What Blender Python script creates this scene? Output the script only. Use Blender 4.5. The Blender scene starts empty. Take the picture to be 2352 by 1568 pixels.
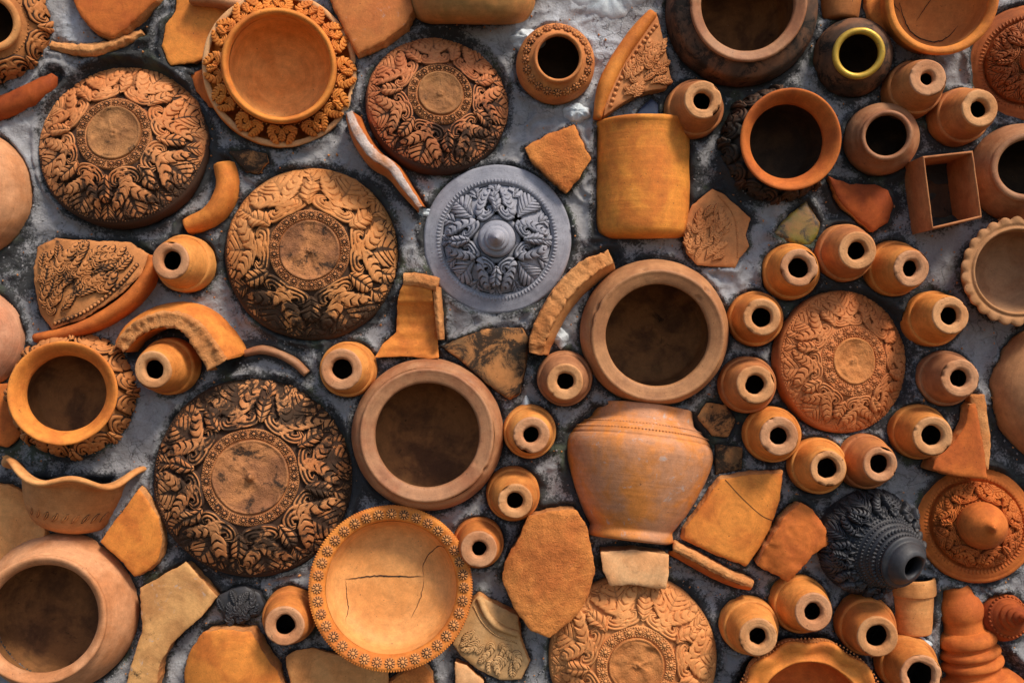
import bpy, math, random
import numpy as np
from mathutils import Vector, Matrix, Quaternion
from mathutils.geometry import delaunay_2d_cdt

# ---------------------------------------------------------------- camera, sky, sun, exposure
S = 0.0007            # metres per unit (one unit = one pixel of a 2352 px wide view at the wall plane)
D = 2300.0            # camera distance from the wall plane, in units
CX, CY = 1176.0, 784.0
HZ = 1.45             # height of the picture centre above the ground
scene = bpy.context.scene
col = scene.collection

cam_d = bpy.data.cameras.new('camera')
cam_d.sensor_width = 36.0
cam_d.lens = 36.0 * D / 2352.0
cam_d.clip_start = 0.05
cam_d.clip_end = 500
cam = bpy.data.objects.new('camera', cam_d)
cam.location = (0, -D * S, HZ)
cam.rotation_euler = (math.pi / 2, 0, 0)
col.objects.link(cam)
scene.camera = cam

SUN = Vector((0.40, 0.76, 0.44)).normalized()      # towards the sun: right, up, out of the wall
sun_w = Vector((SUN.x, -SUN.z, SUN.y))
elev = math.asin(sun_w.z)
rot = math.atan2(sun_w.x, sun_w.y)
world = bpy.data.worlds.new('World')
scene.world = world
world.use_nodes = True
wn = world.node_tree
bg = wn.nodes['Background']
sky = wn.nodes.new('ShaderNodeTexSky')
sky.sky_type = 'NISHITA'
sky.sun_disc = False
sky.sun_elevation = elev
sky.sun_rotation = rot
sky.air_density = 1.0
sky.dust_density = 1.5
wn.links.new(sky.outputs[0], bg.inputs[0])
bg.inputs[1].default_value = 0.06
sl = bpy.data.lights.new('sun', 'SUN')
sl.energy = 1.5
sl.angle = math.radians(14.0)
sl.color = (1.0, 0.90, 0.77)
so = bpy.data.objects.new('sun', sl)
so.rotation_euler = sun_w.to_track_quat('Z', 'Y').to_euler()
so.location = (2, -3, 4)
col.objects.link(so)
scene.view_settings.view_transform = 'Standard'
scene.view_settings.look = 'None'
scene.view_settings.gamma = 1
scene.view_settings.exposure = 1.38
scene.view_settings.use_curve_mapping = False

RX = Matrix.Rotation(math.pi / 2, 4, 'X')
rnd = random.Random(7)

# ---------------------------------------------------------------- noise
def _h(ix, iy, iz, seed):
    n = (ix * 374761393 + iy * 668265263 + iz * 2147483647 % 4294967296 + seed * 1274126177) & 0xffffffff
    n = ((n ^ (n >> 13)) * 1274126177) & 0xffffffff
    n = (n ^ (n >> 16)) & 0xffffffff
    return n / 4294967295.0
def vnoise(x, y, z=0.0, seed=0):
    x = np.asarray(x, float); y = np.asarray(y, float); z = np.asarray(z, float) + 0 * x
    y = y + 0 * x
    ix = np.floor(x).astype(np.int64); iy = np.floor(y).astype(np.int64); iz = np.floor(z).astype(np.int64)
    fx = x - ix; fy = y - iy; fz = z - iz
    fx = fx * fx * (3 - 2 * fx); fy = fy * fy * (3 - 2 * fy); fz = fz * fz * (3 - 2 * fz)
    r = 0
    for a in (0, 1):
        for b in (0, 1):
            for c in (0, 1):
                w = (fx if a else 1 - fx) * (fy if b else 1 - fy) * (fz if c else 1 - fz)
                r = r + w * _h(ix + a, iy + b, iz * 1619 // 1619 * 31337 + c * 31337, seed)
    return r * 2 - 1
def fbm(x, y, z=0.0, oct=4, seed=0, gain=0.5):
    r = 0; a = 1; t = 0; f = 1
    for i in range(oct):
        r = r + a * vnoise(np.asarray(x) * f, np.asarray(y) * f, np.asarray(z) * f, seed + i * 17)
        t += a; a *= gain; f *= 2.03
    return r / t
def sstep(a, b, x):
    t = np.clip((x - a) / (b - a), 0, 1)
    return t * t * (3 - 2 * t)
def catmull(P, n):
    P = np.asarray(P, float)
    P = np.vstack([2 * P[0] - P[1], P, 2 * P[-1] - P[-2]])
    m = len(P) - 3
    u = np.linspace(0, m - 1e-6, n)
    i = np.floor(u).astype(int); t = (u - i)[:, None]
    p0, p1, p2, p3 = P[i], P[i + 1], P[i + 2], P[i + 3]
    return 0.5 * (2 * p1 + (p2 - p0) * t + (2 * p0 - 5 * p1 + 4 * p2 - p3) * t * t + (3 * p1 - p0 - 3 * p2 + p3) * t ** 3)
def chaikin(P, k=2, closed=False):
    P = np.asarray(P, float)
    for _ in range(k):
        if closed:
            Q = np.roll(P, -1, 0)
            P = np.stack([.75 * P + .25 * Q, .25 * P + .75 * Q], 1).reshape(-1, P.shape[1])
        else:
            dv = np.diff(P, axis=0); ln = np.linalg.norm(dv, axis=1) + 1e-9; u = dv / ln[:, None]
            turn = np.degrees(np.arccos(np.clip((u[:-1] * u[1:]).sum(1), -1, 1)))
            cap = np.where(turn > 42, 3.5, 1e6); cap = np.concatenate([[1e6], cap, [1e6]])
            fa = np.minimum(.24, cap[:-1] / ln)[:, None]; fb = np.minimum(.24, cap[1:] / ln)[:, None]
            A = P[:-1] + fa * dv; B = P[1:] - fb * dv
            M = np.stack([A, B], 1).reshape(-1, P.shape[1])
            P = np.vstack([P[:1], M[1:-1], P[-1:]])
    return P

# ---------------------------------------------------------------- placement
def px(u, v, d=0.0):
    k = (D - d) / D
    return np.array([(u - CX) * k, (CY - v) * k, d])
def wloc(p):
    return Vector((p[0] * S, -p[2] * S, p[1] * S + HZ))
def frame_flat(p):
    return Matrix.Translation(wloc(p)) @ RX
def frame_axis(p0, p1, spin=0.0):
    """origin p0, local z runs towards p1 (unit coordinates)"""
    a = Vector(p1 - p0).normalized()
    q = Vector((0, 0, 1)).rotation_difference(a)
    return Matrix.Translation(wloc(p0)) @ RX @ q.to_matrix().to_4x4() @ Matrix.Rotation(spin, 4, 'Z')
footprints = []       # what the mortar has to make room for: ('c', x, y, r) or ('p', polygon)

# ---------------------------------------------------------------- meshes and objects
def mesh_np(name, V, F, cav=None, smooth=True):
    me = bpy.data.meshes.new(name)
    V = np.asarray(V, np.float32) * S
    F = [f for f in F]
    if isinstance(F, list) and len(F) and isinstance(F[0], np.ndarray) and F[0].ndim == 2:
        Q = [f for f in F]
    else:
        Q = [np.asarray(F)]
    me.vertices.add(len(V)); me.vertices.foreach_set('co', V.ravel())
    loops = np.concatenate([q.ravel() for q in Q]).astype(np.int32)
    tot = np.concatenate([np.full(len(q), q.shape[1]) for q in Q]).astype(np.int32)
    st = np.concatenate([[0], np.cumsum(tot)[:-1]]).astype(np.int32)
    me.loops.add(len(loops)); me.loops.foreach_set('vertex_index', loops)
    me.polygons.add(len(tot)); me.polygons.foreach_set('loop_start', st); me.polygons.foreach_set('loop_total', tot)
    me.update(calc_edges=True)
    if smooth: me.shade_smooth()
    if cav is not None:
        at = me.attributes.new('cav', 'FLOAT', 'POINT')
        at.data.foreach_set('value', np.asarray(cav, np.float32).ravel())
    me.validate()
    return me
def gridF(nu, nv, cu=False, cv=False, off=0, flip=False):
    U = np.arange(nu if cu else nu - 1); W = np.arange(nv if cv else nv - 1)
    a, b = np.meshgrid(U, W, indexing='ij'); a = a.ravel(); b = b.ravel()
    a2 = (a + 1) % nu; b2 = (b + 1) % nv
    f = np.stack([a * nv + b, a * nv + b2, a2 * nv + b2, a2 * nv + b], 1) + off
    return f[:, ::-1] if flip else f
def obj(name, me, mat, parent=None, kind=None, label=None):
    o = bpy.data.objects.new(name, me)
    if mat is not None and len(me.materials) == 0: me.materials.append(mat)
    col.objects.link(o)
    if parent is not None: o.parent = parent
    if kind: o['kind'] = kind
    if label: o['label'] = label
    return o
LABELS = {}
def thing(name, label, cat, M, group=None):
    o = bpy.data.objects.new(name, None)
    o.empty_display_size = 0.02
    o.matrix_world = M
    col.objects.link(o)
    o['label'] = label; o['category'] = cat
    if group: o['group'] = group
    return o

def lathe_V(prof, n=72, mod=None, wob=1.0, seed=0, persp=True, th0=0, th1=None, sm=2):
    P = chaikin(prof, sm) if sm else np.asarray(prof, float)
    r = P[:, 0].copy(); z = P[:, 1]
    if persp: r = r * (D - z) / D
    full = th1 is None
    th = np.linspace(0, 2 * math.pi, n, endpoint=False) if full else np.linspace(th0, th1, n)
    T, R = np.meshgrid(th, r, indexing='ij'); Z = np.broadcast_to(z, R.shape).copy()
    if mod is not None: R, Z = mod(R, Z, T)
    X = R * np.cos(T); Y = R * np.sin(T)
    if wob:
        w = fbm(X / 70, Y / 70, Z / 70, 2, seed) * wob * 1.6 + fbm(X / 14, Y / 14, Z / 14, 2, seed + 5) * wob * 0.45
        lim = np.clip(R / 12, 0, 1)
        X = X + np.cos(T) * w * lim; Y = Y + np.sin(T) * w * lim; Z = Z + w * .6 * lim
    return np.stack([X, Y, Z], -1), full
def lathe(prof, **k):
    V, full = lathe_V(prof, **k)
    return V.reshape(-1, 3), gridF(V.shape[0], V.shape[1], cu=full)
def lathe_mesh(name, *profs, **k):
    Vs = []; Fs = []; o = 0
    for p in profs:
        v, f = lathe(p, **k); Vs.append(v); Fs.append(f + o); o += len(v)
    return mesh_np(name, np.vstack(Vs), [np.vstack(Fs)])

# ---------------------------------------------------------------- materials
class NT:
    def __init__(s, name):
        s.m = bpy.data.materials.new(name); s.m.use_nodes = True
        s.t = s.m.node_tree; s.b = s.t.nodes['Principled BSDF']
    def n(s, typ, **kw):
        x = s.t.nodes.new(typ)
        for k, v in kw.items():
            if k.startswith('i_'): x.inputs[k[2:].replace('_', ' ')].default_value = v
            else: setattr(x, k, v)
        return x
    def l(s, a, b): s.t.links.new(a, b)
    def math(s, op, a, b=None, c=None, clamp=False):
        x = s.t.nodes.new('ShaderNodeMath'); x.operation = op; x.use_clamp = clamp
        for i, q in enumerate((a, b, c)):
            if q is None: continue
            if isinstance(q, (int, float)): x.inputs[i].default_value = q
            else: s.l(q, x.inputs[i])
        return x.outputs[0]
    def ss(s, q, a, b):
        x = s.t.nodes.new('ShaderNodeMapRange'); x.interpolation_type = 'SMOOTHSTEP'
        s.l(q, x.inputs[0]); x.inputs[1].default_value = a; x.inputs[2].default_value = b
        return x.outputs[0]
    def mix(s, f, a, b, mode='MIX'):
        x = s.t.nodes.new('ShaderNodeMix'); x.data_type = 'RGBA'; x.blend_type = mode
        for i, q in ((0, f), (6, a), (7, b)):
            if isinstance(q, (int, float)): x.inputs[i].default_value = q
            elif isinstance(q, tuple): x.inputs[i].default_value = (*q, 1)
            else: s.l(q, x.inputs[i])
        return x.outputs[2]
    def noise(s, vec, scale, detail=4, rough=.55, dist=0):
        x = s.t.nodes.new('ShaderNodeTexNoise')
        s.l(vec, x.inputs['Vector']); x.inputs['Scale'].default_value = scale
        x.inputs['Detail'].default_value = detail; x.inputs['Roughness'].default_value = rough
        x.inputs['Distortion'].default_value = dist
        return x.outputs['Fac']
    def vadd(s, a, b, op='ADD'):
        x = s.t.nodes.new('ShaderNodeVectorMath'); x.operation = op
        s.l(a, x.inputs[0])
        if isinstance(b, tuple): x.inputs[1].default_value = b
        else: s.l(b, x.inputs[1])
        return x.outputs[0]

GRIME = (0.016, 0.014, 0.011)
def clay(name, c1, c2, grime=0.25, chalk=0.08, rough=0.78, ring=0.5, bump=0.35, grain=1.0, cavk=0.8, gdir=None, glow=None, dark=GRIME, green=0.0, spec=0.25, rs=190):
    t = NT(name)
    tc = t.n('ShaderNodeTexCoord').outputs['Object']
    oi = t.n('ShaderNodeObjectInfo')
    vec = t.vadd(tc, t.vadd(oi.outputs['Location'], (3.7, 5.1, 9.3), 'MULTIPLY'))
    big = t.noise(vec, 17, 5, .6, .4)
    mid = t.noise(vec, 75, 6, .65)
    fine = t.noise(vec, 420, 4, .7)
    c = t.mix(t.ss(big, .38, .64), c1, c2)
    sep = t.n('ShaderNodeSeparateXYZ'); t.l(tc, sep.inputs[0])
    r2 = t.math('SQRT', t.math('ADD', t.math('MULTIPLY', sep.outputs[0], sep.outputs[0]), t.math('MULTIPLY', sep.outputs[1], sep.outputs[1])))
    cmb = t.n('ShaderNodeCombineXYZ'); t.l(r2, cmb.inputs[0]); t.l(sep.outputs[2], cmb.inputs[1]); t.l(t.math('MULTIPLY', big, .01), cmb.inputs[2])
    rings = t.noise(cmb.outputs[0], rs, 4, .75)
    val = t.math('ADD', t.math('MULTIPLY', mid, .85), .58)
    val = t.math('MULTIPLY', val, t.math('ADD', t.math('MULTIPLY', fine, .5 * grain), 1 - .25 * grain))
    val = t.math('MULTIPLY', val, t.math('ADD', t.math('MULTIPLY', rings, .9 * ring), 1 - .45 * ring))
    vc = t.n('ShaderNodeCombineColor'); 
    for i in range(3): t.l(val, vc.inputs[i])
    c = t.mix(1.0, c, vc.outputs[0], 'MULTIPLY')
    # pale chalky scuffs
    ch = t.math('MULTIPLY', t.ss(t.noise(vec, 48, 7, .75, .6), .70 - .2 * chalk, .84 - .2 * chalk), min(1, .25 + chalk * 1.4))
    c = t.mix(ch, c, (.46, .40, .36))
    # pits
    pit = t.ss(t.noise(vec, 260, 2, .5), .70, .76)
    c = t.mix(t.math('MULTIPLY', pit, .65), c, (.05, .03, .02))
    # black mould and dirt, thickened in cuts and gaps to paint shade in
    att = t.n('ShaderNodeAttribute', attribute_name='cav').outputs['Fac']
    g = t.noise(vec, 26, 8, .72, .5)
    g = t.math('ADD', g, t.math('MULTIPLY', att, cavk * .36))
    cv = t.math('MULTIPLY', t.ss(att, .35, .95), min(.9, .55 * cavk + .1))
    g = t.math('ADD', g, t.math('MULTIPLY', t.math('SUBTRACT', fine, .5), .18))
    if gdir is not None:
        dt = t.n('ShaderNodeVectorMath', operation='DOT_PRODUCT'); t.l(tc, dt.inputs[0]); dt.inputs[1].default_value = gdir
        g = t.math('ADD', g, dt.outputs['Value'])
    th = .86 - .42 * grime
    gm = t.math('MULTIPLY', t.ss(g, th, th + .13), .93)
    c = t.mix(gm, c, dark)
    c = t.mix(cv, c, tuple(q * .12 + .012 for q in c2))  # cuts darkened evenly: crease shade put into the colour
    if green:
        c = t.mix(t.math('MULTIPLY', t.ss(t.noise(vec, 33, 5, .7), .62 - .2 * green, .72), green), c, (.10, .11, .015))
    t.l(c, t.b.inputs['Base Color'])
    rr = t.math('ADD', t.math('MULTIPLY', gm, .12), t.math('ADD', t.math('MULTIPLY', mid, .24), rough - .12), clamp=True)
    t.l(rr, t.b.inputs['Roughness'])
    t.b.inputs['Specular IOR Level'].default_value = spec
    hgt = t.math('ADD', t.math('MULTIPLY', fine, .5), t.math('MULTIPLY', mid, .9))
    hgt = t.math('ADD', hgt, t.math('MULTIPLY', rings, ring * 1.4))
    hgt = t.math('SUBTRACT', hgt, t.math('MULTIPLY', pit, .5))
    bp = t.n('ShaderNodeBump'); bp.inputs['Strength'].default_value = min(1, bump); bp.inputs['Distance'].default_value = .0016 * max(1, bump)
    t.l(hgt, bp.inputs['Height']); t.l(bp.outputs[0], t.b.inputs['Normal'])
    return t.m

OR1 = (.72, .245, .042); OR2 = (.56, .160, .028)       # bright terracotta
M = {}
M['orange'] = clay('terracotta_orange', OR1, OR2, grime=.24, chalk=.22)
M['orange_dirty'] = clay('terracotta_mouldy', (.62, .23, .065), (.46, .15, .045), grime=.45, chalk=.15)
M['red'] = clay('terracotta_red', (.56, .150, .030), (.44, .105, .024), grime=.20, chalk=.08, spec=.15)
M['deepred'] = clay('terracotta_deep_red', (.36, .078, .018), (.26, .052, .015), grime=.4, spec=.12)
M['tan'] = clay('terracotta_tan', (.66, .30, .10), (.56, .22, .065), grime=.14)
M['pale'] = clay('terracotta_pale', (.74, .40, .18), (.64, .30, .12), grime=.10, chalk=.1)
M['brown'] = clay('fired_brown_clay', (.40, .185, .085), (.32, .12, .05), grime=.18, chalk=.08, rough=.62, spec=.35)
M['brown2'] = clay('fired_red_brown_clay', (.46, .21, .085), (.36, .15, .06), grime=.14, chalk=.06, rough=.62, spec=.35)
M['pink'] = clay('pinkish_clay', (.58, .27, .125), (.47, .19, .075), grime=.30, chalk=.22)
M['sooty'] = clay('sooty_clay', (.20, .085, .04), (.07, .04, .025), grime=.90, chalk=.05, rough=.7)
M['black'] = clay('shade_black_clay', (.020, .021, .027), (.030, .030, .036), grime=.0, chalk=.0, rough=.42, spec=.6, dark=(.01, .01, .012))
M['soot'] = clay('soot_covered_clay', (.035, .028, .022), (.10, .045, .022), grime=.7)
M['grey'] = clay('grey_fired_clay', (.25, .25, .285), (.33, .325, .36), grime=.16, chalk=.1, cavk=1.1, dark=(.03, .03, .04), rough=.7)
M['edge'] = clay('broken_clay_edge', (.66, .29, .10), (.54, .20, .06), grime=.2, ring=0, bump=2.2, grain=1.6, rough=.95)
M['edge_pale'] = clay('broken_clay_edge_limed', (.62, .50, .44), (.60, .27, .13), grime=.15, ring=0, bump=2.0, grain=1.4, rough=.95)
M['rough'] = clay('rough_terracotta', (.68, .235, .055), (.52, .15, .035), grime=.30, chalk=.25, ring=0, bump=2.4, grain=1.5, rough=.95)
M['mossy'] = clay('mouldy_dark_clay', (.46, .19, .06), (.16, .085, .035), grime=1.05, green=.10, ring=.2)
M['inner'] = clay('mouldy_pot_interior', (.30, .13, .045), (.12, .052, .022), grime=.62, green=.12, ring=.6)  # mould, over a base darkened for the shade inside pots
M['inner_dark'] = clay('dark_pot_interior', (.10, .055, .03), (.05, .03, .02), grime=.6, green=.04, ring=.3)  # very dark base paints in the shade of deep interiors
M['glaze_green'] = clay('mottled_green_glaze', (.17, .14, .015), (.30, .13, .03), grime=.95, green=.5, rough=.35, spec=.6, ring=0)
M['glaze_blue'] = clay('blue_black_glaze', (.035, .045, .085), (.05, .06, .10), grime=.0, chalk=.1, rough=.35, spec=.5, ring=0)
M['white'] = clay('white_plaster', (.56, .60, .62), (.48, .52, .54), grime=.16, chalk=.3, ring=0, bump=.8, rough=.9)
CRK = bpy.data.materials.new('crack_gap'); CRK.use_nodes = True
CRK.node_tree.nodes['Principled BSDF'].inputs['Base Color'].default_value = (.02, .012, .008, 1)
CRK.node_tree.nodes['Principled BSDF'].inputs['Roughness'].default_value = .9
def brass():
    t = NT('worn_gold_paint'); tc = t.n('ShaderNodeTexCoord').outputs['Object']
    n = t.noise(tc, 160, 6, .7); g = t.ss(n, .56, .70)
    c = t.mix(g, (.62, .37, .05), (.22, .11, .04)); t.l(c, t.b.inputs['Base Color'])
    t.l(t.math('SUBTRACT', .5, t.math('MULTIPLY', g, .4)), t.b.inputs['Metallic'])
    t.l(t.math('ADD', .30, t.math('MULTIPLY', n, .3)), t.b.inputs['Roughness'])
    bp = t.n('ShaderNodeBump', i_Strength=.4, i_Distance=.001); t.l(n, bp.inputs['Height']); t.l(bp.outputs[0], t.b.inputs['Normal'])
    return t.m
M['gold'] = brass()

def mortar_mat():
    t = NT('old_lime_mortar')
    tc = t.n('ShaderNodeTexCoord').outputs['Object']
    big = t.noise(tc, 7, 6, .6, .3); mid = t.noise(tc, 38, 8, .68, .4); fine = t.noise(tc, 260, 6, .75)
    c = t.mix(t.ss(big, .35, .65), (.37, .36, .365), (.28, .272, .275))
    v = t.math('ADD', t.math('MULTIPLY', mid, .7), t.math('MULTIPLY', fine, .6))
    grit = t.noise(tc, 1100, 3, .7)
    v = t.math('ADD', t.math('ADD', v, .14), t.math('MULTIPLY', grit, .44))
    vc = t.n('ShaderNodeCombineColor')
    for i in range(3): t.l(v, vc.inputs[i])
    c = t.mix(1, c, vc.outputs[0], 'MULTIPLY')
    lite = t.n('ShaderNodeAttribute', attribute_name='lite').outputs['Fac']
    mould = t.n('ShaderNodeAttribute', attribute_name='mould').outputs['Fac']  # mould patches plus shade painted around the pieces
    lf = t.ss(t.math('ADD', lite, t.math('MULTIPLY', t.math('SUBTRACT', mid, .5), 1.2)), .40, 1.1)
    c = t.mix(lf, c, (.50, .52, .55))
    # fine hair cracks
    vo = t.n('ShaderNodeTexVoronoi', feature='DISTANCE_TO_EDGE'); vo.inputs['Scale'].default_value = 30
    wp = t.n('ShaderNodeTexNoise'); t.l(tc, wp.inputs['Vector']); wp.inputs['Scale'].default_value = 30; wp.inputs['Detail'].default_value = 5
    t.l(t.vadd(tc, t.vadd(wp.outputs['Color'], (.05, .05, .05), 'MULTIPLY')), vo.inputs['Vector'])
    ck = t.math('MULTIPLY', t.math('SUBTRACT', 1, t.ss(vo.outputs['Distance'], .0, .035)), t.ss(big, .46, .56))
    c = t.mix(t.math('MULTIPLY', ck, .55), c, (.05, .05, .05))
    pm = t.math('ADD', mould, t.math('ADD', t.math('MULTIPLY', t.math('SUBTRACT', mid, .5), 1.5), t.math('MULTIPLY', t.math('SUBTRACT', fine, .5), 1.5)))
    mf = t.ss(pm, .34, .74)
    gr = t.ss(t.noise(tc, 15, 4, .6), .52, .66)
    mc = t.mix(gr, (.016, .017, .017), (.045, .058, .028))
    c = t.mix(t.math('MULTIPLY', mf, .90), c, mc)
    t.l(c, t.b.inputs['Base Color']); t.b.inputs['Roughness'].default_value = .93; t.b.inputs['Specular IOR Level'].default_value = .2
    h = t.math('ADD', t.math('ADD', t.math('MULTIPLY', mid, 1.6), t.math('MULTIPLY', fine, .8)), t.math('MULTIPLY', grit, .25)); h = t.math('SUBTRACT', h, t.math('MULTIPLY', ck, .3))
    bp = t.n('ShaderNodeBump', i_Strength=.9, i_Distance=.004); t.l(h, bp.inputs['Height']); t.l(bp.outputs[0], t.b.inputs['Normal'])
    return t.m
M['mortar'] = mortar_mat()

# ---------------------------------------------------------------- carved leaves
def leaf_mesh(spine, width, mapf, n_t=8, ns=48, nt=9, h=9.0, g=5.0, slant=.5, tooth=.30, curl=0.0, side='both', seed=0, name='leaf', lift=0.0, sink=6.0):
    """spine: points (x, y); width: samples of half width; mapf(x, y, h) -> 3-D"""
    C = catmull(spine, ns)
    s = np.linspace(0, 1, ns)
    w = np.interp(s, np.linspace(0, 1, len(width)), width)
    tg = np.gradient(C, axis=0); tg /= np.linalg.norm(tg, axis=1)[:, None] + 1e-9
    nm = np.stack([-tg[:, 1], tg[:, 0]], 1)
    t = np.linspace(-1, 1, nt)
    t = np.concatenate([[-1.0], t, [1.0]])
    Sg, Tg = np.meshgrid(s, t, indexing='ij')
    cf = sstep(curl + .08, max(curl - .02, 1e-3), Sg) if curl > 0 else np.zeros_like(Sg)
    if side == 'left': act = (Tg > 0).astype(float)
    elif side == 'right': act = np.where(Tg < 0, 1.0, .75)
    else: act = np.ones_like(Tg)
    act = act * (1 - cf)
    ph = n_t * (Sg ** .9) + (seed % 7) * .13
    saw = ph - np.floor(ph)
    e = 1 - tooth * act * (1 - saw) * np.abs(Tg) ** 1.5
    W = w[:, None] * e
    sl = slant * np.abs(Tg) ** 1.3 * w[:, None] * act
    XY = C[:, None, :] + nm[:, None, :] * (Tg * W)[..., None] + tg[:, None, :] * sl[..., None]
    amp = np.clip(w / (max(width) + 1e-6) * 1.6, 0, 1)[:, None]
    H = h * (1 - .10 * Tg ** 2 - .25 * Tg ** 8) * (.45 + .55 * amp)
    dfr = np.minimum(saw, 1 - saw)
    gv = np.exp(-(dfr / .10) ** 2) * (sstep(.04, .25, np.abs(Tg)) if side == 'both' else sstep(.55, .2, Tg)) * act
    H = H + h * .16 * (saw - .5) * act * (np.abs(Tg) if side == 'both' else sstep(.6, -.6, Tg))
    mid_g = np.exp(-(Tg / .12) ** 2) * (1 - cf) * .8 * (0.0 if side != 'both' else 1)
    lg = (np.exp(-((np.abs(Tg) - .38) / .13) ** 2)) * cf
    cut = np.clip(gv + mid_g + lg, 0, 1)
    H = H - g * cut * amp
    if seed: H = H + fbm(XY[..., 0] / 14, XY[..., 1] / 14, 0, 2, seed) * .5
    H[:, 0] = -sink; H[:, -1] = -sink
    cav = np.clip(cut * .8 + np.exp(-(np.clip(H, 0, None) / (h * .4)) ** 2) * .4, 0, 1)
    cav[:, 0] = cav[:, -1] = 1; cav[:, 1] = np.maximum(cav[:, 1], .75); cav[:, -2] = np.maximum(cav[:, -2], .75)  # leaf edges marked too, so shade between leaves is painted in
    P = mapf(XY[..., 0], XY[..., 1], H + lift * (H > -sink + .01))
    return mesh_np(name, P.reshape(-1, 3), [gridF(ns, nt + 2, flip=True)], cav=cav)

K_SPINE = np.array([(.26, .40), (.15, .33), (.17, .17), (.32, .12), (.44, .27), (.41, .52), (.31, .76), (.17, 1.02)])
K_W = [.05, .10, .12, .145, .185, .20, .16, .02]
def motif_map(zf, ang, r0, L, wx=1.0, flipx=1):
    ca, sa = math.cos(ang), math.sin(ang)
    if isinstance(zf, np.ndarray):      # a profile (r, z): y runs along its length
        al = np.concatenate([[0], np.cumsum(np.hypot(*np.diff(zf, axis=0).T))]); tot = al[-1]
        dr = np.gradient(zf[:, 0], al); dz = np.gradient(zf[:, 1], al)
        def g(x, y, h):
            q = y * tot; rr = np.interp(q, al, zf[:, 0]); zz = np.interp(q, al, zf[:, 1]); nr = -np.interp(q, al, dz); nz = np.interp(q, al, dr)
            th = x * L * wx * flipx / np.maximum(rr, 1) + math.pi / 2 - ang
            r2 = rr + nr * h; z2 = zz + nz * h
            th = math.pi - th
            return np.stack([r2 * np.cos(th), r2 * np.sin(th), z2], -1)
        return g
    def f(x, y, h):
        x = x * L * wx * flipx; rr = r0 + y * L
        th = x / np.maximum(rr, 1) * (1.0)
        X0 = rr * np.sin(th); Y0 = rr * np.cos(th)
        X = X0 * ca + Y0 * sa; Y = -X0 * sa + Y0 * ca
        r = np.hypot(X, Y)
        # offset along the surface normal
        z = zf(r); sl = (zf(r + .5) - zf(r - .5)); nl = np.sqrt(1 + sl ** 2)
        k = 1 - sl / nl * h / np.maximum(r, 1)
        return np.stack([X * k, Y * k, z + h / nl], -1)
    return f
def carve(par, zf, r0, r1, N, mat, seed=1, broad=True, bud=True, hs=1.0, ph=0.0, skip=(), arcs=None, wx=None):
    R = random.Random(seed); L = (r1 - r0)
    if wx is None: wx = (2 * math.pi * (r0 + .5 * L) / N) / (L * 1.12)
    for i in range(N):
        a = 2 * math.pi * i / N + ph + R.uniform(-.04, .04)
        if arcs and not arcs(a): continue
        sc = R.uniform(.92, 1.05)
        if broad:
            for da, ln, hh, ww in ((0.0, 1.0, 3.0, .55), (math.pi / N * .52, 1.02, 3.2, .5), (-math.pi / N * .52, 1.02, 3.2, .5), (math.pi / N, 1.0, 5.5, 1.0)):
                m = motif_map(zf, a + da, r0, L, wx)
                y0 = .26 if ww == 1.0 else .70
                sp = [(R.uniform(-.02, .02), y0), (R.uniform(-.03, .03), y0 + .3 * (ln - y0)), (R.uniform(-.03, .03), y0 + .65 * (ln - y0)), (R.uniform(-.03, .03), ln * R.uniform(.97, 1.05))]
                wd = [.03, .20, .36, .40, .30, .16, .02] if ww == 1.0 else [.10, .19, .20, .13, .02]
                me = leaf_mesh(sp, wd, m, n_t=7 if ww == 1.0 else 4, ns=90 if ww == 1.0 else 46, nt=13, h=hh * hs, g=4.2 * hs, slant=.8, tooth=.13, seed=R.randint(1, 999), name='broad_leaf')
                obj('broad_leaf', me, mat, par)
        for fx in (1, -1):
            m = motif_map(zf * [1, 1] if isinstance(zf, np.ndarray) else zf, a, r0, L * sc * (1 if isinstance(zf, np.ndarray) else .84), wx * (1 if isinstance(zf, np.ndarray) else 1.19), fx)
            sp = K_SPINE + np.array([[R.uniform(-.018, .018), R.uniform(-.018, .018)] for _ in K_SPINE])
            me = leaf_mesh(sp, K_W, m, n_t=R.choice((11, 12, 13)), ns=130, nt=13, h=10 * hs, g=6.0 * hs, slant=.85, tooth=.24, curl=.44, side='right' , seed=R.randint(1, 999), name='scroll_leaf')
            obj('scroll_leaf', me, mat, par)
        if bud:
            m = motif_map(zf, a, r0, L, wx)
            me = leaf_mesh([(0, .10), (R.uniform(-.03, .03), .30), (R.uniform(-.04, .04), .50), (R.uniform(-.05, .05), .68)], [.06, .16, .18, .12, .02], m, n_t=5, ns=60, nt=11, h=16 * hs, g=5 * hs, slant=.7, tooth=.18, seed=R.randint(1, 999), name='bud_leaf')
            obj('bud_leaf', me, mat, par)

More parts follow.
